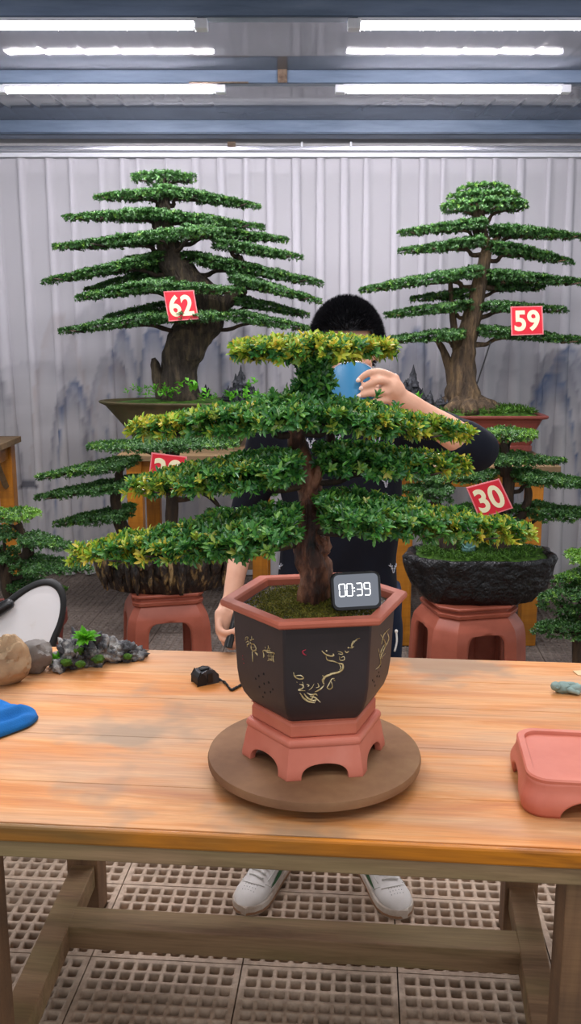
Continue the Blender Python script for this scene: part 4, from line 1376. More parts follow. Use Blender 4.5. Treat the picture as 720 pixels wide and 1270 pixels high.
add_tree(t62, Y62, [[(224, 497, 50), (222, 475, 46), (222, 452, 47), (232, 425, 52), (250, 404, 46), (262, 385, 40, .02), (250, 362, 36, .03), (228, 342, 38, .02), (213, 325, 34), (208, 303, 27), (203, 280, 22), (203, 258, 15), (204, 236, 11), (202, 222, 8)],
                     [(203, 494, 20), (197, 472, 16), (193, 454, 12), (190, 444, 5)],
                     [(262, 388, 28, .02), (285, 370, 18, .02), (302, 345, 13), (296, 318, 9)]],
         [((161, 222), (242, 222), 'B', 19, .13, 0, .05), ((118, 246), (212, 243), 'L', 17, .17), ((190, 237), (322, 258), 'R', 17, .18),
          ((80, 271), (215, 268), 'L', 17, .20), ((185, 268), (327, 283), 'R', 17, .2), ((66, 308), (215, 296), 'L', 20, .22), ((170, 297), (270, 290), 'B', 20, .2, -.15), ((225, 286), (356, 299), 'R', 17, .2),
          ((262, 303), (374, 321), 'R', 17, .19, -.05), ((54, 351), (205, 322), 'L', 19, .2), ((155, 325), (250, 318), 'B', 22, .2, .1), ((238, 322), (399, 353), 'R', 22, .22),
          ((96, 371), (215, 352), 'L', 20, .2, -.12), ((105, 362), (205, 337), 'L', 18, .18, .15), ((175, 356), (302, 362), 'R', 19, .18, -.22), ((283, 345), (397, 375), 'R', 20, .2, -.04),
          ((285, 372), (382, 392), 'R', 18, .18, .12), ((74, 412), (215, 393), 'L', 20, .22, -.1), ((130, 396), (215, 380), 'L', 18, .18, .15), ((185, 396), (286, 393), 'B', 20, .17, -.22), ((285, 392), (384, 409), 'R', 20, .2, -.06)],
         (.017, .0085), 6, 5200, 'grey_bark', 'leaf_fine', seed0=1, amp=.13, flare=.95)
W62 = tree_frame(Y62)
rng = np.random.default_rng(12)
wd = []
for px, py, n, w_, h_ in ((182, 490, 16, .055, .05), (205, 492, 7, .03, .04), (262, 494, 5, .03, .02), (322, 494, 12, .07, .04), (302, 494, 8, .05, .03)):
    c = W62(px, py, -.16)
    wd += [c + Vector((0, 0, -.015)) + Vector((rng.normal(0, w_), rng.normal(0, .02), rng.uniform(0, h_))) for _ in range(n)]
tufts(t62, 'weeds', wd, 'weed_leaf', .026, .012, 5, 3, 'stuff')
big = [W62(235, 488, -.2) + Vector((rng.normal(0, .028), 0, rng.uniform(-.01, .045))) for _ in range(6)] + [W62(257, 493, -.2)]
tufts(t62, 'broad_leaf_weed', big, 'weed_leaf', .038, .026, 4, 4)

def pagoda(c, h, w, seed, label, peaks, tufts_=()):
    root = thing('rockery', c, label, 'rockery')
    mb = MB(); rg = random.Random(seed)
    for dx, hh, ww in peaks:
        prof = []
        for k in range(26):
            f_ = k / 25
            r_ = ww * (1 - f_) ** 1.15 * (1.18 if k % 4 == 0 else .9 if k % 4 == 2 else 1) + .002
            prof.append((r_, hh * f_))
        mb.lathe(prof, 40, (c[0] + dx, c[1], c[2]), sy=.75, amp=.42, freq=34, seed=seed + int(dx * 100))
        for k in range(11):                     # side spires
            an = k * 2.4; f_ = rg.uniform(.0, .62)
            r_ = ww * (1 - f_) * .9
            b_ = Vector((c[0] + dx + r_ * math.cos(an), c[1] + r_ * .75 * math.sin(an), c[2] + hh * f_))
            h2 = hh * rg.uniform(.18, .34)
            mb.tube([b_, b_ + Vector((rg.uniform(-.004, .004), 0, h2 * .5)), b_ + Vector((0, 0, h2))], [ww * .24, ww * .15, .0015], 8, amp=.45, freq=40, seed=k, res=4)
    make('peaks', mb, 'pagoda_rock', root, smooth=False)
    if tufts_:
        tufts(root, 'moss_tufts', [Vector(c) + Vector(t_) for t_ in tufts_], 'weed_leaf', .03, .016, 9, seed, 'stuff')
    return root
c = W62(299, 496, -.06)
pagoda((c.x, c.y, rz62 - .004), .20, .058, 3, 'dark jagged miniature rock mountain in the clay bowl beside the trunk of 62', [(0, .20, .07), (-.07, .09, .04), (.05, .1, .05)], [(.02, -.06, .05), (.05, -.05, .08), (-.03, -.06, .03), (.07, -.05, .04), (.08, -.05, .1), (-.07, -.05, .03)])
c = W62(255, 488, .1)
pagoda((c.x, c.y, rz62 - .004), .085, .03, 6, 'tiny dark miniature rock mountain right behind the trunk of 62', [(0, .085, .035)])

# ---- number 59
Y59 = 5.22
r0_, r1_ = aty(681, 516, 5.02), aty(484, 514, 5.02)
rimz = r0_.z; cx59 = (r0_.x + r1_.x) / 2; w59 = r0_.x - r1_.x; d59 = .44
t59 = thing('potted_bonsai', (cx59, Y59, ZB2), 'tall bonsai with domed crown and thick trunk in a purple rectangular tray, card 59', 'bonsai tree')
def tray_ring(w, d, z, r=.03): return [Vector((cx59 + a, Y59 + b, z)) for a, b in rrect(w, d, r, 4)]
Ht = rimz - ZB2
tr = MB().rings([tray_ring(w59 * .80, d59 * .78, ZB2 + .018), tray_ring(w59 * .83, d59 * .82, ZB2 + .02), tray_ring(w59 * .83, d59 * .82, ZB2 + .045), tray_ring(w59 * .81, d59 * .8, ZB2 + .05), tray_ring(w59 * .825, d59 * .815, ZB2 + .06), tray_ring(w59 * .865, d59 * .85, ZB2 + Ht * .62), tray_ring(w59 * .93, d59 * .92, rimz - .022), tray_ring(w59 * .99, d59 * .99, rimz - .016), tray_ring(w59, d59, rimz - .008), tray_ring(w59 * .995, d59 * .99, rimz), tray_ring(w59 * .93, d59 * .88, rimz), tray_ring(w59 * .91, d59 * .86, rimz - .03)], cap=True)
make('tray', tr, 'purple_clay', t59, bevel=.002, autosmooth=.6)
ft = MB()
for sx_ in (-1, 1):
    for sy_ in (-1, 1):
        ft.box((cx59 + sx_ * w59 * .33, Y59 + sy_ * d59 * .3, ZB2 + .0095), (.07, .05, .019))
make('tray_feet', ft, 'purple_clay', t59, bevel=.003)
so = MB()
so.rings([tray_ring(w59 * .92, d59 * .87, rimz - .02), tray_ring(w59 * .9, d59 * .85, rimz - .006), tray_ring(w59 * .55, d59 * .55, rimz + .02), tray_ring(w59 * .2, d59 * .3, rimz + .03)])
make('soil', so, 'moss_green', t59, smooth=True)
rng = np.random.default_rng(2)
pts = [Vector((cx59 + rng.uniform(-.43, .43) * w59, Y59 + rng.uniform(-.41, .41) * d59, 0)) for _ in range(900)]
for q_ in pts:
    q_.z = rimz + .0 + .02 * (1 - max(abs(q_.x - cx59) / (w59 / 2), abs(q_.y - Y59) / (d59 / 2)))
tufts(t59, 'grass', pts, 'moss_green_leaf', .026, .006, 6, 5, 'stuff')
add_tree(t59, Y59, [[(578, 508, 62), (574, 490, 44), (573, 468, 34), (574, 446, 29), (579, 422, 24), (584, 398, 23), (590, 372, 20), (596, 345, 17), (600, 322, 15), (603, 305, 12), (598, 285, 11), (596, 262, 8), (597, 246, 6)],
                     [(564, 500, 18), (561, 475, 14), (556, 452, 11), (548, 432, 9), (540, 420, 5)],
                     [(570, 480, 10, -.02), (566, 445, 9), (563, 410, 8), (560, 380, 7), (558, 350, 5)],
                     [(602, 308, 9, -.01), (590, 290, 7), (588, 268, 6), (592, 250, 5)],
                     [(604, 306, 8), (616, 296, 6), (622, 286, 4)]],
         [((548, 259), (652, 256), 'B', 28, .2, 0, .1), ((556, 248), (643, 246), 'B', 30, .17, 0, .12), ((568, 238), (630, 236), 'B', 26, .12, 0, .12), ((494, 290), (602, 279), 'L', 16, .19), ((606, 287), (724, 295), 'R', 17, .2), ((495, 313), (600, 301), 'L', 19, .2), ((602, 306), (709, 326), 'R', 20, .2),
          ((447, 361), (597, 338), 'L', 21, .22), ((598, 342), (730, 352), 'R', 19, .22), ((600, 356), (675, 358), 'R', 15, .17, .1), ((510, 372), (590, 364), 'L', 15, .17, .1), ((477, 392), (585, 379), 'L', 18, .2), ((594, 381), (702, 385), 'R', 17, .2),
          ((478, 423), (576, 415), 'L', 20, .2), ((588, 411), (726, 424), 'R', 20, .21)],
         (.017, .0085), 6, 5200, 'bark', 'leaf_fine', seed0=2, amp=.12)
W59 = tree_frame(Y59)
sk = MB(); sk.tube([W59(591, 476, -.1), W59(608, 424, -.12)], .004, 6)
make('support_stake', sk, 'rubber_black', t59)
c = W59(511, 508, -.03)
pagoda((c.x, c.y, rimz - .002), .30, .075, 9, 'tall dark miniature rock mountain at the left end of the purple tray 59', [(0, .27, .085), (-.06, .14, .05), (.05, .12, .05)], [(.035, -.07, .09), (.02, -.07, .02), (-.04, -.06, .05), (.06, -.06, .03)])
c = W59(537, 508, -.06)
pagoda((c.x, c.y, rimz - .002), .13, .05, 14, 'low row of dark miniature rock peaks left of the trunk of 59', [(-.02, .13, .045), (.04, .11, .04), (-.07, .10, .035), (.075, .08, .03)])

# ---- number 38 in the dripping rock tray
Y38 = LS.y
t0, t1 = aty(124, 692, Y38), aty(283, 692, Y38)
cx38, hw38, rz38 = (t0.x + t1.x) / 2, (t1.x - t0.x) / 2, SHL + .165
t38 = thing('potted_bonsai', (cx38, Y38, SHL), 'airy layered bonsai in a dark dripping rock tray on a stool, card 38', 'bonsai tree')
tr = MB()
tr.lathe([(.62, 0), (.86, .0), (.93, .05), (.97, .10), (1.0, .15), (.99, .166), (.93, .172), (.88, .155), (.8, .14)], 90, (cx38, Y38, SHL), sx=hw38, sy=hw38 * .62, amp=.05, freq=12, seed=4)
rg = random.Random(3)
for k in range(64):
    an = 2 * pi * k / 64 + rg.uniform(-.05, .05)
    L_ = rg.choice((.06, .09, .12, .15, .165))
    x_, y_ = cx38 + math.cos(an) * hw38, Y38 + math.sin(an) * hw38 * .62
    r_ = rg.uniform(.012, .022)
    zt = SHL + .166
    fall = [1.01, 1.02, 1.0, .965]
    tr.tube([(cx38 + (x_ - cx38) * f_ * 1.01, Y38 + (y_ - Y38) * f_ * 1.01, zt - L_ * q_) for f_, q_ in zip(fall, (0, .35, .7, 1))], [r_ * .8, r_, r_ * .8, r_ * .3], 9, amp=.3, freq=60, seed=k, res=3)
make('rock_tray', tr, 'drip_rock', t38, smooth=True)
make('soil', MB().lathe([(.92, .150), (.9, .166), (.5, .176), (.1, .18)], 60, (cx38, Y38, SHL), sx=hw38, sy=hw38 * .62, amp=.04, freq=15), 'gravel', t38, smooth=True)
W38 = tree_frame(Y38)
make('moss_patch', MB().blob(W38(215, 690, -.09), (.12, .06, .012), amp=.3, freq=3), 'moss_yellow', t38, smooth=True)
make('moss_patch', MB().blob(W38(160, 690, 0), (.06, .05, .012), amp=.3, freq=3), 'moss_yellow', t38, smooth=True)
add_tree(t38, Y38, [[(160, 694, 22), (156, 668, 19), (148, 645, 17), (143, 620, 14), (146, 598, 11), (150, 578, 7)], [(215, 692, 19), (213, 655, 16), (213, 620, 15), (211, 585, 13), (210, 556, 8)], [(213, 600, 10), (240, 605, 7), (262, 618, 6), (274, 632, 4)]],
         [((110, 554), (294, 551), 'B', 13, .16, .0, .1), ((46, 593), (172, 572), 'L', 17, .15, 0, .12), ((46, 618), (172, 598), 'L', 18, .16), ((68, 651), (168, 634), 'L', 18, .15), ((222, 600), (342, 612), 'R', 18, .16), ((255, 640), (345, 645), 'R', 18, .14), ((190, 556), (232, 552), 'B', 16, .1, -.1)],
         (.0145, .0068), 6, 8200, 'dark_bark', 'leaf_fine', seed0=3)

# ---- number 30 in the black rock tray
Y30 = RS.y
t0, t1 = aty(503, 700, Y30), aty(685, 700, Y30)
cx30, hw30 = (t0.x + t1.x) / 2, (t1.x - t0.x) / 2
t30 = thing('potted_bonsai', (cx30, Y30, SHT), 'green bonsai in a black rock tray with mossy ground on a stool, card 30', 'bonsai tree')
tr = MB().lathe([(.50, 0), (.76, .0), (.87, .05), (.94, .105), (.98, .15), (1.0, .182), (.985, .198), (.94, .202), (.895, .192), (.86, .165)], 110, (cx30, Y30, SHT), sx=hw30, sy=hw30 * .62, pw=2.6, amp=.075, freq=16, seed=7)
make('rock_tray', tr, 'black_rock', t30, smooth=True)
make('soil', MB().lathe([(.90, .17), (.87, .186), (.5, .206), (.1, .212)], 60, (cx30, Y30, SHT), sx=hw30, sy=hw30 * .6, pw=2.5, amp=.02, freq=12), 'moss_green', t30, smooth=True)
rng = np.random.default_rng(8)
pts = []
for _ in range(1100):
    a_, r_ = rng.uniform(0, 6.28), math.sqrt(rng.uniform(0, 1)) * .84
    pts.append(Vector((cx30 + hw30 * r_ * math.cos(a_), Y30 + hw30 * .6 * r_ * math.sin(a_), SHT + .210 - .02 * r_ * r_)))
tufts(t30, 'grass', pts, 'moss_green_leaf', .017, .004, 5, 6, 'stuff')
W30 = tree_frame(Y30)
gs = MB()
for (px, dx) in ((597, -3), (600, 2), (604, 5), (606, -2), (630, 8), (633, 12)):
    gs.tube([W30(px, 702, -.08), W30(px + dx * .4, 690, -.08), W30(px + dx, 679, -.08)], [.0022, .002, .0008], 5, res=3)
make('grass_blade', gs, 'leaf_yellowish', t30)
add_tree(t30, Y30, [[(620, 694, 34), (620, 672, 28), (622, 648, 24), (626, 625, 20), (630, 600, 17), (627, 578, 13), (625, 556, 10), (624, 542, 7)], [(556, 688, 30), (553, 672, 24), (551, 655, 19), (546, 640, 14), (536, 622, 10)], [(634, 650, 14), (648, 636, 12), (655, 615, 10), (653, 600, 7)], [(624, 590, 8), (612, 560, 6), (605, 548, 4)]],
         [((586, 541), (663, 540), 'B', 26, .13, 0, .32), ((592, 567), (700, 573), 'R', 20, .15), ((543, 596), (616, 590), 'L', 16, .13), ((630, 590), (740, 602), 'R', 26, .16, 0), ((650, 635), (748, 638), 'R', 24, .16), ((566, 634), (648, 632), 'B', 20, .12, .03), ((494, 608), (560, 614), 'L', 32, .15, 0, .06), ((500, 590), (545, 596), 'L', 14, .12, .02)],
         (.0145, .0068), 6, 8200, 'dark_bark', 'leaf_fine', seed0=4, young_all=.1)
c = W30(580, 692, -.06)
bu = thing('seated_figurine', (c.x, c.y, SHT + .205), 'small blue-green seated figurine on the moss of the black rock tray', 'figurine')
mb = MB().blob((c.x, c.y, SHT + .222), (.030, .022, .018)).blob((c.x, c.y, SHT + .247), (.019, .015, .026)).tube([(c.x - .02, c.y, SHT + .26), (c.x - .026, c.y - .008, SHT + .24), (c.x - .004, c.y - .02, SHT + .232)], .006, 8, res=3).tube([(c.x + .02, c.y, SHT + .26), (c.x + .026, c.y - .008, SHT + .24), (c.x + .004, c.y - .02, SHT + .232)], .006, 8, res=3)
make('body', mb, 'jade_stone', bu, smooth=True)
make('head', MB().blob((c.x, c.y - .002, SHT + .285), (.0115, .012, .0145)).blob((c.x, c.y, SHT + .301), (.005, .005, .005), sub=2), 'jade_stone', bu, smooth=True)

# ---- trees at the picture's sides
YL = 3.5
WL = tree_frame(YL)
c = WL(14, 760)
tl_ = thing('potted_bonsai', (c.x, YL, 0), 'small dark green bonsai cut off at the left edge behind the white rimmed chair', 'bonsai tree')
zt = c.z
make('pot', MB().lathe([(.13, 0), (.15, .0), (.17, zt * .5), (.2, zt - .05), (.215, zt - .04), (.215, zt), (.19, zt), (.185, zt - .04)], 40, (c.x, YL, 0)), 'purple_clay', tl_, autosmooth=.6)
make('soil', MB().lathe([(.186, zt - .03), (.18, zt - .015), (.05, zt)], 32, (c.x, YL, 0), amp=.03, freq=15), 'moss_green', tl_, smooth=True)
add_tree(tl_, YL, [[(18, 762, 20), (14, 742, 17), (8, 722, 15), (14, 700, 13), (32, 688, 11), (30, 668, 9), (22, 650, 7)], [(8, 722, 12), (2, 705, 10), (4, 690, 8)]],
         [((-22, 640), (48, 639), 'B', 15, .12, 0, .45), ((26, 668), (94, 680), 'R', 17, .12, 0, .1), ((-30, 664), (26, 664), 'B', 16, .12), ((14, 698), (114, 707), 'R', 19, .15), ((-30, 690), (22, 690), 'B', 18, .13), ((10, 722), (82, 732), 'R', 14, .12, .05)],
         (.0125, .006), 6, 9500, 'dark_bark', 'leaf_fine', seed0=5, young_all=.06)
YR = 3.3
WR = tree_frame(YR)
c = WR(722, 880)
tr_ = thing('potted_bonsai', (c.x, YR, 0), 'dense dark green bonsai cut off at the right edge behind the bench', 'bonsai tree')
zt = c.z
make('pot', MB().lathe([(.12, 0), (.14, .0), (.16, zt * .5), (.17, zt - .05), (.18, zt - .04), (.18, zt), (.16, zt), (.155, zt - .04)], 40, (c.x, YR, 0)), 'purple_clay', tr_, autosmooth=.6)
make('soil', MB().lathe([(.156, zt - .03), (.15, zt - .015), (.05, zt)], 32, (c.x, YR, 0), amp=.03, freq=15), 'moss_green', tr_, smooth=True)
add_tree(tr_, YR, [[(722, 884, 22), (719, 840, 18), (716, 800, 16), (722, 770, 15), (735, 745, 13), (732, 715, 9), (735, 695, 7)]],
         [((704, 693), (770, 692), 'B', 18, .12, 0, .4), ((690, 718), (770, 712), 'L', 26, .13, 0, .3), ((668, 748), (775, 738), 'L', 80, .17, 0, .08), ((684, 726), (775, 724), 'L', 50, .14, .08), ((660, 782), (780, 776), 'L', 48, .16, 0, .05), ((690, 762), (775, 762), 'L', 40, .13, .08)],
         (.0125, .006), 6, 9500, 'dark_bark', 'leaf_fine', seed0=6)

# =================================================================== NUMBER CARDS
def card(txt, corners, Y, label):
    P = [aty(a, b, Y) for a, b in corners]        # tl, tr, br, bl
    c = sum(P, Vector()) / 4
    root = thing('number_card', c, label, 'number card', 'red number cards hung in the trees')
    n = Vector((0, 1, 0))
    def bi(u, v): return P[3].lerp(P[2], u).lerp(P[0].lerp(P[1], u), v)
    mb = MB().poly([bi(0, 0), bi(1, 0), bi(1, 1), bi(0, 1)], n * .003)
    bd_ = make('board', mb, 'card_border', root, bevel=.001)
    e = .03
    mb = MB().poly([bi(e, e) - n * .0006, bi(1 - e, e) - n * .0006, bi(1 - e, 1 - e) - n * .0006, bi(e, 1 - e) - n * .0006], n * .001)
    make('red_face', mb, 'card_red', bd_)
    cu = bpy.data.curves.new('digits', 'FONT'); cu.body = txt; cu.offset = .028; cu.extrude = .02; cu.space_character = 1.02; cu.resolution_u = 6
    ob = bpy.data.objects.new('digits_tmp', cu); COL.objects.link(ob)
    dg = bpy.context.evaluated_depsgraph_get()
    me = bpy.data.meshes.new_from_object(ob.evaluated_get(dg))
    bpy.data.objects.remove(ob)
    co = np.array([tuple(v.co) for v in me.vertices])
    lo, hi = co.min(0), co.max(0)
    vs = []
    for x, y, z in co:
        u = .10 + .80 * (x - lo[0]) / (hi[0] - lo[0]); v = .13 + .74 * (y - lo[1]) / (hi[1] - lo[1])
        vs.append(bi(u, v) - n * (.0010 + .0009 * (z - lo[2]) / (hi[2] - lo[2])))
    mb = MB().add(vs, [tuple(p.vertices) for p in me.polygons])
    make('digits', mb, 'card_digit', bd_)
    hk = MB(); top = bi(.5, 1)
    hk.tube([top + Vector((0, .002, -.004)), top + Vector((0, .03, .012)), top + Vector((0, .09, .006))], .0015, 6, res=4)
    make('hanging_wire', hk, 'rubber_black', root)
card('62', [(202.5, 361.5), (240, 360), (246, 395.5), (209, 398.5)], Y62 - .36, 'red card with cream digits 62 hung on the tall tree in the clay bowl')
card('59', [(633, 380.5), (672, 379.5), (673.5, 414.5), (634, 416)], Y59 - .26, 'red card with cream digits 59 hung on the tree in the purple tray')
card('30', [(578, 605), (618.5, 594), (635.5, 630), (594.5, 643.5)], Y30 - .2, 'tilted red card with cream digits 30 hung above the black rock tray')
card('38', [(188, 561.5), (231.5, 566.5), (227.5, 608), (183, 602)], Y38 - .2, 'red card with cream digits half hidden by leaves above the dripping rock tray')

# =================================================================== RIMMED CHAIR BACK
def build_chair():
    Y = 2.80
    o_ = [(-26, 800), (-20, 775), (0, 757), (22, 738), (44, 725), (62, 722), (74, 730), (78.5, 746), (76, 768), (68, 790), (60, 812), (50, 832), (36, 846), (14, 852), (-8, 844), (-22, 826)]
    P = [aty(a, b, Y + (790 - b) * .0006) for a, b in o_]
    cen = sum(P, Vector()) / len(P)
    Pc = P + [P[0]]
    sm, _ = smooth_path(P + [P[0], P[1]], [1] * (len(P) + 2), 4)
    sm = sm[:len(P) * 4]
    root = thing('chair', (cen.x, Y + .25, 0), 'white-backed chair with a thick black rim standing behind the rocks', 'chair')
    mb = MB()
    n = len(sm)
    inner = [cen + (p - cen) * .97 for p in sm]
    mb.poly([p + Vector((0, -.006, 0)) for p in inner], (0, .012, 0))
    make('backrest', mb, 'white_panel', root)
    rm = MB()
    rings = []
    for i in range(n + 1):
        p = sm[i % n]; d = (p - cen).normalized()
        r_ = .0125
        rings.append([p + d * r_ * math.cos(a) + Vector((0, 1, 0)) * .014 * math.sin(a) for a in np.linspace(0, 2 * pi, 11)[:-1]])
    rm.rings(rings, cap=False)
    make('rim', rm, 'rubber_black', root, smooth=True)
    a = aty(-30, 770, Y); b = aty(12, 748, Y)
    make('hinge_arm', MB().capsule([a + Vector((0, -.02, 0)), a.lerp(b, .6) + Vector((0, -.02, .0)), b + Vector((0, -.012, 0))], [.022, .022, .018], 12), 'black_plastic', root, smooth=True)
    sc_ = Vector((cen.x, Y + .25, .47))
    make('seat', MB().lathe([(.17, -.02), (.2, -.015), (.205, .0), (.2, .02), (.1, .03)], 40, sc_), 'rubber_black', root, autosmooth=.6)
    pm = MB(); pm.tube([(cen.x - .03, Y + .03, cen.z - .1), (cen.x - .03, Y + .05, .5), (cen.x - .02, Y + .2, .46)], .014, 10, res=5)
    make('back_post', pm, 'black_plastic', root, smooth=True)
    for k in range(4):
        an = pi / 4 + k * pi / 2
        d = Vector((math.cos(an), math.sin(an), 0))
        make('leg', MB().tube([sc_ + d * .12 + Vector((0, 0, -.015)), Vector((sc_.x, sc_.y, .008)) + d * .21], .012, 10), 'black_plastic', root, smooth=True)
build_chair()

# =================================================================== PERSON
def build_person():
    root = thing('person', (.10, 2.60, 0), 'black-haired person in a dark sweater drinking from a blue cup behind the bench', 'person')
    HD = Vector((.150, 2.50, 1.640))          # middle of the head
    HD = aty(430, 430, 2.50); HD.z = HD.z - .012
    sR, sL = aty(337, 528, 2.60), aty(508, 524, 2.60)
    eR, wR = aty(306, 640, 2.66), aty(287, 742, 2.52)
    eL, wL = aty(590, 558, 2.40), aty(492, 491, 2.29)
    neck0, neck1 = aty(424, 520, 2.60), aty(428, 470, 2.56)
    hip = Vector((aty(418, 700, 2.62).x, 2.62, .93))
    # ---------- body
    mb = MB()
    # head: skull, face wedge, jaw, nose, ears
    mb.blob(HD + Vector((0, .012, .022)), (.079, .098, .098), sub=4)
    mb.blob(HD + Vector((0, -.018, -.035)), (.066, .076, .085), sub=4)
    mb.blob(HD + Vector((0, -.045, -.092)), (.042, .042, .032), sub=3)
    mb.blob(HD + Vector((-.036, -.066, -.022)), (.026, .02, .022), sub=3)
    mb.blob(HD + Vector((.036, -.066, -.022)), (.026, .02, .022), sub=3)
    mb.tube([HD + Vector((0, -.084, .016)), HD + Vector((0, -.098, -.012)), HD + Vector((0, -.109, -.031)), HD + Vector((0, -.09, -.039))], [.008, .009, .0135, .009], 10, res=4)
    for s in (-1, 1):
        mb.blob(HD + Vector((s * .012, -.096, -.036)), (.009, .009, .007), sub=2)
        mb.tube([HD + Vector((s * .012, -.083, .028)), HD + Vector((s * .036, -.082, .033)), HD + Vector((s * .058, -.063, .026))], [.007, .009, .006], 8, res=3)
        mb.tube([HD + Vector((s * .074, .004, .03)), HD + Vector((s * .086, .012, .032)), HD + Vector((s * .090, .016, .012)), HD + Vector((s * .082, .004, -.026))], [.008, .010, .009, .008], 8, res=4)
    mb.blob(HD + Vector((0, -.088, -.063)), (.022, .012, .008), sub=2)
    mb.blob(HD + Vector((0, -.086, -.074)), (.019, .012, .008), sub=2)
    mb.capsule([neck0 + Vector((0, .03, -.05)), neck0, neck1 + Vector((0, .02, 0)), HD + Vector((0, .03, -.05))], [.066, .060, .054, .056], 16)
    # trunk and legs under the clothes
    def ell(mb_, rows, n=28, pw=2.3):
        rings = []
        for (cx, cy, cz, rx, ry) in rows:
            r_ = []
            for j in range(n):
                a = 2 * pi * j / n; ca, sa = math.cos(a), math.sin(a)
                k = (abs(ca) ** pw + abs(sa) ** pw) ** (-1 / pw)
                r_.append(Vector((cx + rx * ca * k, cy + ry * sa * k, cz)))
            rings.append(r_)
        mb_.rings(rings)
    zs = (sR.z + sL.z) / 2
    mx = (sR.x + sL.x) / 2
    rows = [(hip.x, hip.y, .84, .15, .10), (hip.x, hip.y, .95, .158, .105), (hip.x + .0, 2.62, 1.1, .142, .095), (mx, 2.61, 1.25, .15, .105), (mx, 2.605, zs - .05, .165, .1), (mx, 2.6, zs + .02, .14, .075), (mx + .005, 2.6, zs + .05, .075, .06)]
    ell(mb, rows)
    an = {-1: Vector((aty(345, 1085, 2.62).x, 2.62, .10)), 1: Vector((aty(462, 1085, 2.60).x, 2.61, .10))}
    for s in (-1, 1):
        h0 = Vector((hip.x + s * .088, hip.y, .90)); kn = h0.lerp(an[s], .5) + Vector((s * .01, -.03, .02))
        mb.capsule([h0, h0.lerp(kn, .5), kn, kn.lerp(an[s], .4), an[s], an[s] + Vector((s * .012, -.06, -.045))], [.078, .068, .052, .05, .036, .03], 14)
    mb.capsule([sR + Vector((.03, 0, -.01)), sR.lerp(eR, .5), eR, eR.lerp(wR, .3), eR.lerp(wR, .75), wR], [.05, .043, .037, .0375, .0285, .025], 14)
    mb.capsule([sL + Vector((-.03, 0, -.01)), sL.lerp(eL, .5), eL, eL.lerp(wL, .3), eL.lerp(wL, .75), wL], [.05, .045, .042, .041, .029, .025], 14)
    # raised hand round the cup
    K = lambda px, py, y: aty(px, py, y)
    mb.capsule([wL, K(489, 485, 2.285), K(484, 481, 2.283)], [.024, .028, .030], 12)
    pal = [K(489, 470, 2.285), K(490, 480, 2.28), K(489, 490, 2.283), K(487, 499, 2.288)]
    for q_ in pal: mb.blob(q_, (.0125, .013, .0135), sub=2)
    mb.capsule([pal[0], pal[3]], [.014, .014], 8)
    fing = [((484, 466, 2.28), (469, 461, 2.258), (456, 463, 2.248), (445, 471, 2.250)), ((485, 477, 2.275), (471, 472, 2.246), (458, 476, 2.240), (449, 481, 2.244)), ((486, 488, 2.278), (471, 486, 2.247), (457, 488, 2.240), (446, 491, 2.243)), ((485, 497, 2.284), (473, 497, 2.255), (461, 499, 2.247), (453, 501, 2.249))]
    rads = [(.0105, .0098, .0088, .0078), (.0108, .010, .009, .008), (.0103, .0096, .0086, .0076), (.0092, .0086, .0078, .007)]
    for f_, r_ in zip(fing, rads):
        mb.capsule([K(*q_) for q_ in f_], r_, 10, res=4)
    mb.capsule([K(488, 496, 2.31), K(474, 484, 2.385), K(458, 476, 2.405), K(446, 472, 2.402)], [.0135, .0125, .011, .009], 10, res=4)
    # lowered hand round the black tube
    mb.capsule([wR, K(281, 757, 2.50), K(279, 770, 2.488)], [.0245, .027, .028], 12)
    mb.capsule([K(275, 762, 2.485), K(276, 782, 2.475)], [.022, .022], 10)
    fing2 = [((272, 766, 2.472), (272, 780, 2.446), (281, 785, 2.436), (290, 781, 2.446)), ((274, 774, 2.470), (274, 790, 2.446), (283, 794, 2.438), (291, 789, 2.449)), ((278, 780, 2.472), (278, 797, 2.452), (286, 800, 2.446), (293, 795, 2.455)), ((282, 785, 2.476), (283, 801, 2.462), (290, 803, 2.458), (295, 798, 2.463))]
    for f_, r_ in zip(fing2, rads):
        mb.capsule([K(*q_) for q_ in f_], r_, 10, res=4)
    mb.capsule([K(288, 755, 2.49), K(296, 766, 2.462), K(297, 777, 2.447), K(293, 784, 2.440)], [.014, .0125, .011, .009], 10, res=4)
    body = remesh('body', mb, .0042, ['skin', 'eye_white', 'eye_dark', 'lip', 'nail'], root, 5)
    # eyes, brows, lips and nails belong to the same body mesh
    ex = MB()
    for s in (-1, 1):
        ex.blob(HD + Vector((s * .032, -.0765, .006)), (.0125, .009, .0062), m=1, sub=3)
        ex.blob(HD + Vector((s * .031, -.0835, .004)), (.0052, .0035, .0050), m=2, sub=2)
        ex.tube([HD + Vector((s * .018, -.085, .0115)), HD + Vector((s * .032, -.0875, .0145)), HD + Vector((s * .047, -.080, .010))], [.002, .0028, .002], 6, m=0, res=3)
        ex.tube([HD + Vector((s * .014, -.0915, .031)), HD + Vector((s * .036, -.0905, .0375)), HD + Vector((s * .056, -.0705, .032))], [.003, .0035, .002], 6, m=2, res=3)
    ex.tube([HD + Vector((-.022, -.094, -.066)), HD + Vector((0, -.1005, -.063)), HD + Vector((.022, -.094, -.066))], [.003, .0055, .003], 8, m=3, res=4)
    ex.tube([HD + Vector((-.02, -.093, -.071)), HD + Vector((0, -.0985, -.075)), HD + Vector((.02, -.093, -.071))], [.003, .0055, .003], 8, m=3, res=4)
    for f_ in fing:
        a_, b_ = K(*f_[2]), K(*f_[3]); d = (b_ - a_).normalized()
        nn = (Vector((0, -1, .15)) - d * Vector((0, -1, .15)).dot(d)).normalized(); sd = d.cross(nn)
        R_ = Matrix((sd, d, nn)).transposed()
        ex.blob(b_ + nn * .0058 + d * .002, (.0052, .0062, .0026), m=4, sub=2, rot=R_)
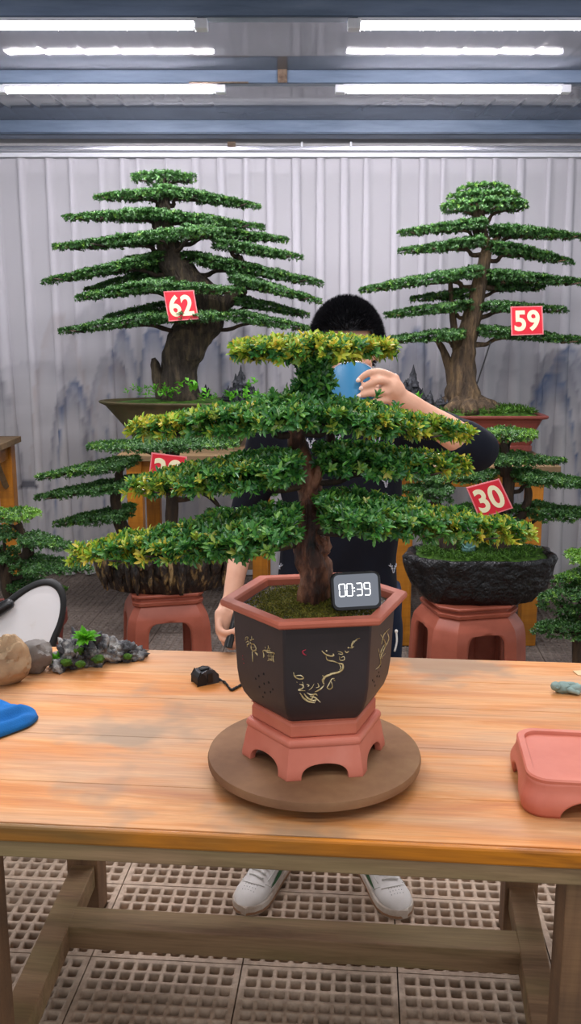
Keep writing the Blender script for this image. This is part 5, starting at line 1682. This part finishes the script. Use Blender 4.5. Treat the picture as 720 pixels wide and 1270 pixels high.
    me2 = bpy.data.meshes.new('x')
    V = np.concatenate(ex.V) - np.array(tuple(wloc(root)))
    me2.from_pydata(V.tolist(), [], ex.Fc); me2.polygons.foreach_set('material_index', ex.mi)
    bm = bmesh.new(); bm.from_mesh(body.data)
    bm.from_mesh(me2); bm.to_mesh(body.data); bm.free(); bpy.data.meshes.remove(me2)
    body.data.polygons.foreach_set('use_smooth', [True] * len(body.data.polygons))

    # ---------- hair: cap with a combed fringe of short locks
    rg = np.random.default_rng(4)
    V_, Fs_ = ico(4)
    c = HD + Vector((0, .014, .024))
    A = V_ * np.array([.090, .108, .110])
    lim = np.where(V_[:, 1] < -.15, np.where(np.abs(V_[:, 0]) < .72, .030, -.004), np.where(V_[:, 1] < .35, -.018, -.075))
    A = A * (1 + .02 * fbm(V_ * 5, 3, 3))[:, None]
    A[:, 2] = np.maximum(A[:, 2], lim)
    hc = MB().add(A + np.array(tuple(c)), Fs_)
    P_, D_ = [], []
    for v, a in zip(V_, A):
        if a[2] > lim[list(V_[:, 2]).index(v[2])] + .003 if False else a[2] > .0:
            pass
    th_ = rg.uniform(0, 2 * pi, 22000); zz = rg.uniform(-.55, 1, 22000)
    d = np.stack([np.cos(th_) * np.sqrt(1 - zz ** 2), np.sin(th_) * np.sqrt(1 - zz ** 2), zz], 1)
    pos_ = d * np.array([.088, .106, .108])
    lm = np.where(d[:, 1] < -.15, np.where(np.abs(d[:, 0]) < .72, .032, -.002), np.where(d[:, 1] < .35, -.016, -.072))
    ok = pos_[:, 2] > lm
    d, pos_ = d[ok], pos_[ok]
    m = len(d)
    fl = d * np.array([1.0, .8, 1.0]) + np.array([0, -.35, .12]) + rg.normal(0, .14, (m, 3))
    fl /= np.linalg.norm(fl, axis=1, keepdims=True)
    Lh = rg.uniform(.012, .022, m)[:, None]
    sd = np.cross(fl, d); sd /= np.linalg.norm(sd, axis=1, keepdims=True)
    b_ = pos_ + np.array(tuple(c))
    Vh = np.stack([b_ + sd * .0010, b_ + fl * Lh * .6 + sd * .0007, b_ + fl * Lh, b_ - sd * .0010], 1).reshape(-1, 3)
    hc.add(Vh, [(4 * i, 4 * i + 1, 4 * i + 2, 4 * i + 3) for i in range(m)])
    make('hair', hc, 'hair', root, smooth=False)

    # ---------- sweater
    sw_ = MB()
    zt = zs + .058
    rows = [(hip.x, hip.y, .80, .176, .118), (hip.x, hip.y, .86, .182, .122), (hip.x, 2.62, 1.0, .172, .122), (mx + .004, 2.615, 1.15, .168, .124), (mx, 2.61, 1.28, .172, .124), (mx, 2.605, zs - .06, .186, .116), (mx, 2.60, zs + .005, .168, .092), (mx + .004, 2.60, zs + .04, .115, .078), (mx + .006, 2.60, zt, .075, .068)]
    ell(sw_, rows, 36)
    cuffR = eR.lerp(wR, .42)
    sw_.capsule([sR + Vector((.045, 0, -.02)), sR + Vector((.0, 0, -.005)), sR.lerp(eR, .45), eR + Vector((-.004, 0, 0)), eR.lerp(wR, .2)], [.072, .066, .057, .050, .046], 18)
    sw_.tube([eR.lerp(wR, .15), cuffR], [.047, .043], 18)
    sw_.capsule([sL + Vector((-.05, 0, -.03)), sL + Vector((-.01, 0, -.012)), sL.lerp(eL, .45) + Vector((0, 0, -.006)), sL.lerp(eL, .8) + Vector((0, 0, -.004)), eL], [.082, .078, .074, .068, .060], 18)
    sw_.tube([eL.lerp(wL, -.02), eL.lerp(wL, .25)], [.058, .053], 18)
    sweater = remesh('sweater', sw_, .008, ['navy_knit', 'motif_white'], root, 5, disp=.006)
    # deer-head motifs knitted on the sweater, drawn on its surface
    dg = bpy.context.evaluated_depsgraph_get()
    me = sweater.data
    off = wloc(sweater)
    vv = [v.co + off for v in me.vertices]
    bvh = BVHTree.FromPolygons(vv, [tuple(p.vertices) for p in me.polygons])
    deer = [[(-.5, 1), (-.42, .45), (-.12, .15)], [(-.75, .7), (-.42, .45)], [(-.2, .62), (-.3, .35)], [(.5, 1), (.42, .45), (.12, .15)], [(.75, .7), (.42, .45)], [(.2, .62), (.3, .35)], [(-.12, .15), (-.34, .05)], [(.12, .15), (.34, .05)], [(-.13, .13), (-.16, -.3), (-.08, -.62), (.08, -.62), (.16, -.3), (.13, .13)]]
    dm = MB()
    for px, py, s in ((315, 504, 7), (385, 551, 7.5), (467, 549, 7), (345, 706, 7.5), (487, 706, 7), (418, 545, 6), (402, 690, 6), (330, 590, 6.5), (455, 640, 7), (360, 640, 6), (478, 600, 6.5), (430, 500, 5)):
        for ln in deer:
            P = []
            for a, b in ln:
                r_ = Vector(ray(px + a * s, py - b * s)).normalized()
                h = bvh.ray_cast(Vector((0, 0, CH)), r_)
                if h[0] is not None: P.append(h[0] + h[1] * .0012)
            if len(P) == len(ln):
                dm.tube(P, .0016, 5, m=1)
    me2 = bpy.data.meshes.new('x')
    V = np.concatenate(dm.V) - np.array(tuple(off))
    me2.from_pydata(V.tolist(), [], dm.Fc); me2.polygons.foreach_set('material_index', dm.mi)
    bm = bmesh.new(); bm.from_mesh(me); bm.from_mesh(me2); bm.to_mesh(me); bm.free(); bpy.data.meshes.remove(me2)

    # ---------- trousers
    tq = MB()
    ell(tq, [(hip.x + .01, hip.y, .72, .165, .115), (hip.x + .01, hip.y, .84, .182, .128), (hip.x + .01, hip.y, .92, .180, .126)], 32)
    for s in (-1, 1):
        h0 = Vector((hip.x + .01 + s * .092, hip.y, .80)); kn = h0.lerp(an[s], .52) + Vector((s * .01, -.03, .02))
        tq.capsule([h0, h0.lerp(kn, .5), kn, kn.lerp(an[s], .5)], [.096, .088, .075, .072], 18)
        tq.tube([kn.lerp(an[s], .4), an[s] + Vector((0, 0, .03))], [.072, .058], 18)
    remesh('trousers', tq, .010, 'navy_trouser', root, 5, disp=.006)
    dsw = MB(); a = aty(491, 783, 2.505); b = aty(489, 808, 2.50)
    dsw.tube([a, a.lerp(b, .5) + Vector((.004, 0, 0)), b], .003, 6, res=4); dsw.blob(a, (.005, .004, .006), sub=2)
    make('drawstring', dsw, 'lace_white', root, smooth=True)

    # ---------- shoes
    def shoe(toe, heel, side):
        L = .298
        d = Vector((toe.x - heel.x, toe.y - heel.y, 0)).normalized(); n = Vector((-d.y, d.x, 0))
        o = Vector((toe.x, toe.y, 0)) - d * L
        Wp = lambda x, y, z: o + d * x + n * y + Vector((0, 0, z))
        xs = np.array([.0, .008, .03, .07, .11, .15, .18, .21, .24, .265, .285, .296, .298])
        hw = np.interp(xs, [0, .008, .03, .08, .13, .2, .24, .27, .29, .298], [.012, .024, .036, .038, .041, .050, .050, .043, .027, .012])
        ht = np.interp(xs, [0, .008, .03, .08, .11, .15, .18, .21, .24, .27, .29, .298], [.075, .098, .105, .100, .108, .092, .078, .066, .062, .054, .04, .03])
        def side_y(x, z):
            w_, h_ = np.interp(x, xs, hw), np.interp(x, xs, ht)
            t_ = np.clip((z - .026) / (h_ - .026), 0, 1)
            return w_ * (1 - t_ ** 2.6) ** (1 / 2.2)
        rings = []
        for x, w_, h_ in zip(xs, hw, ht):
            r_ = []
            for a in np.linspace(0, pi, 15):
                t_ = math.sin(a) ** .85
                r_.append(Wp(x, (1 if math.cos(a) > 0 else -1) * side_y(x, .026 + (h_ - .026) * t_ * .999) if abs(math.cos(a)) > 1e-6 else 0, .026 + (h_ - .026) * t_))
            rings.append(r_)
        up = make('shoe', MB().rings(rings), 'shoe_leather', root, smooth=True)
        def outline(k, z): 
            pts = [Wp(x if 0 < i < len(xs) - 1 else x + (-.003 if i == 0 else .004) * (k > 1), w_ * k + .0015, z) for i, (x, w_) in enumerate(zip(xs, hw))]
            return pts + [Wp(x, -w_ * k - .0015, z) for x, w_ in reversed(list(zip(xs, hw)))]
        make('sole', MB().rings([outline(1.0, .0), outline(1.05, .004), outline(1.08, .016), outline(1.06, .027), outline(.98, .030)], m=0), 'shoe_sole', up, smooth=False)
        make('outsole', MB().rings([outline(1.0, .0012), outline(1.095, .0035), outline(1.095, .011), outline(1.0, .0115)]), 'gum', up)
        lc = MB()
        for k in range(6):
            x = .118 + .017 * k
            zz_ = np.interp(x, xs, ht)
            ys_ = np.linspace(-.024, .024, 7)
            lc.tube([Wp(x + .004 * math.sin(y_ * 60), y_, .026 + (zz_ - .026) * max(0, 1 - (abs(y_) / np.interp(x, xs, hw)) ** 2.2) ** (1 / 2.6) + .003) for y_ in ys_], .0032, 6)
        make('laces', lc, 'lace_white', up, smooth=True)
        ov = MB()
        def band(pts, r_=.0016):
            ov.tube([Wp(x, s_ * (side_y(x, z) + .0004), z) for x, s_, z in pts], r_, 5, res=3)
        for s_ in (-1, 1):
            band([(.19, s_, .032), (.205, s_, .048), (.215, s_, .058)]); band([(.10, s_, .085), (.15, s_, .07), (.20, s_, .06)]); band([(.03, s_, .06), (.06, s_, .05), (.09, s_, .034)])
        for ax in (.222, .240):
            q_ = [Wp(ax + .012 * (1 - (y_ / .04) ** 2), y_, .026 + (np.interp(ax, xs, ht) - .026) * max(0, 1 - (abs(y_) / np.interp(ax, xs, hw)) ** 2.2) ** (1 / 2.6) + .0006) for y_ in np.linspace(-.036, .036, 9)]
            if ax < .23: ov.tube(q_, .0014, 5)
        for ix in range(3):
            for iy in range(-2, 3):
                x = .236 + ix * .011; y_ = iy * .009
                ov.blob(Wp(x, y_, .026 + (np.interp(x, xs, ht) - .026) * (1 - (abs(y_) / np.interp(x, xs, hw)) ** 2.2) ** (1 / 2.6)), .0012, m=1, sub=1)
        make('overlay_seams', ov, ['lace_white', 'grey_plastic'], up, smooth=True)
        swp = [(.205, .044), (.17, .040), (.13, .040), (.095, .052), (.06, .078), (.085, .060), (.105, .055), (.13, .056), (.165, .052)]
        for s_ in (-1, 1):
            base_ = [Wp(x, s_ * (side_y(x, z) + .0012), z) for x, z in swp]
            mb_ = MB()
            top_ = [(.205, .044), (.165, .052), (.13, .057), (.105, .056), (.085, .062), (.06, .078)]
            bot_ = [(.205, .0435), (.17, .039), (.13, .037), (.095, .044), (.075, .058), (.06, .0775)]
            vs_ = []
            for (xa, za), (xb, zb) in zip(top_, bot_):
                vs_ += [Wp(xa, s_ * (side_y(xa, za) + .0014), za), Wp((xa + xb) / 2, s_ * (side_y((xa + xb) / 2, (za + zb) / 2) + .0022), (za + zb) / 2), Wp(xb, s_ * (side_y(xb, zb) + .0014), zb)]
            fs_ = []
            for i in range(5):
                for j in range(2):
                    a_ = i * 3 + j
                    fs_.append((a_, a_ + 1, a_ + 4, a_ + 3) if s_ > 0 else (a_, a_ + 3, a_ + 4, a_ + 1))
            mb_.add(vs_, fs_)
            make('side_mark', mb_, 'shoe_green', up)
    shoe(atz(300, 1135, 0.0), an[-1] + Vector((.03, .06, 0)), -1)
    shoe(atz(499, 1140, 0.0), an[1] + Vector((-.03, .06, 0)), 1)

    # ---------- cup and tube are things of their own
    cc = aty(437, 500, 2.338)
    axis = Vector((-.05, .22, 1)).normalized()
    R_ = axis.to_track_quat('Z', 'Y').to_matrix()
    top = aty(437, 470, 2.335); bot = aty(437, 524, 2.250)
    ax = (top - bot).normalized(); R_ = ax.to_track_quat('Z', 'Y').to_matrix(); Hc = (top - bot).length + .012
    cup = thing('cup', bot, 'blue cup held to the mouth of the person behind the bench', 'cup')
    rc_ = .054
    mb = MB()
    for prof_ in ([(.02, 0), (rc_ * .80, 0), (rc_ * .90, .006), (rc_ * .95, .02), (rc_, Hc * .6), (rc_ * 1.0, Hc - .002), (rc_ * .985, Hc), (rc_ * .955, Hc - .002), (rc_ * .95, Hc * .6), (rc_ * .88, .012), (.01, .008)],):
        mb.rings([[bot + R_ @ Vector((r_ * math.cos(a), r_ * math.sin(a), z)) for a in np.linspace(0, 2 * pi, 41)[:-1]] for r_, z in prof_])
    make('cup_body', mb, 'cup_blue', cup, autosmooth=.7)
    rmb = MB()
    rmb.rings([[bot + R_ @ Vector((r_ * math.cos(a), r_ * math.sin(a), z)) for a in np.linspace(0, 2 * pi, 41)[:-1]] for r_, z in ((rc_ * .985, Hc - .001), (rc_ * 1.02, Hc + .0005), (rc_ * .985, Hc + .003), (rc_ * .95, Hc + .0005))], cap=False)
    make('cup_rim', rmb, 'aluminium', cup, smooth=True)
    a, b = aty(291, 768, 2.462), aty(282.5, 803, 2.425)
    tb = thing('black_tube', b, 'short black tube with a yellow inside held in the lowered hand', 'tube')
    d = (b - a).normalized(); R_ = d.to_track_quat('Z', 'Y').to_matrix(); Lt = (b - a).length
    mb = MB()
    mb.rings([[a + R_ @ Vector((r_ * math.cos(t_), r_ * math.sin(t_), z)) for t_ in np.linspace(0, 2 * pi, 25)[:-1]] for r_, z in ((.006, -.03), (.0095, -.03), (.0098, Lt * .5), (.0102, Lt * .6), (.0118, Lt * .62), (.0122, Lt), (.010, Lt), (.0098, Lt - .02))])
    make('tube_body', mb, 'black_plastic', tb, autosmooth=.6)
    make('yellow_lining', MB().rings([[a + R_ @ Vector((r_ * math.cos(t_), r_ * math.sin(t_), z)) for t_ in np.linspace(-.6, 1.6, 9)] for r_, z in ((.0099, Lt - .018), (.0099, Lt - .001), (.0091, Lt - .001), (.0091, Lt - .018))], closed=False, cap=False), 'yellow_plastic', tb)
build_person()

# =================================================================== LIGHT, CAMERA
def unseen_strip_light(x0, x1, y, watts):
    l = bpy.data.lights.new('unseen_tube_lamp', 'AREA'); l.shape = 'RECTANGLE'; l.size = x1 - x0; l.size_y = .05
    l.energy = watts; l.color = (1, .98, 1)
    o = bpy.data.objects.new('unseen_tube_lamp', l); COL.objects.link(o)
    o.location = ((x0 + x1) / 2, y, 2.755)
for y in (2.77, 1.79, .82, -.16):  # unseen rows that light the bench, the last added for the timer's reflection
    unseen_strip_light(XL0, XL1, y, LAMP_W); unseen_strip_light(XR0, XR1, y, LAMP_W)

w = bpy.data.worlds.new('daylight'); SC.world = w
w.use_nodes = True
bg = w.node_tree.nodes['Background']
bg.inputs['Color'].default_value = (.93, .96, 1.0, 1); bg.inputs['Strength'].default_value = WORLD

cam = bpy.data.cameras.new('camera'); co = bpy.data.objects.new('camera', cam); COL.objects.link(co)
cam.sensor_fit = 'VERTICAL'; cam.sensor_height = 24; cam.lens = F / 1270 * 24
co.location = (0, 0, CH); co.rotation_euler = (pi / 2 - TH, 0, 0)
cam.clip_start = .05; cam.clip_end = 60
SC.camera = co
SC.view_settings.view_transform = 'Standard'
SC.view_settings.look = 'None'
SC.view_settings.gamma = 1
SC.view_settings.use_curve_mapping = False
SC.view_settings.exposure = EXPO
SC.cycles.use_denoising = True
SC.cycles.max_bounces = 7
SC.cycles.transparent_max_bounces = 12
SC.cycles.sample_clamp_indirect = 6
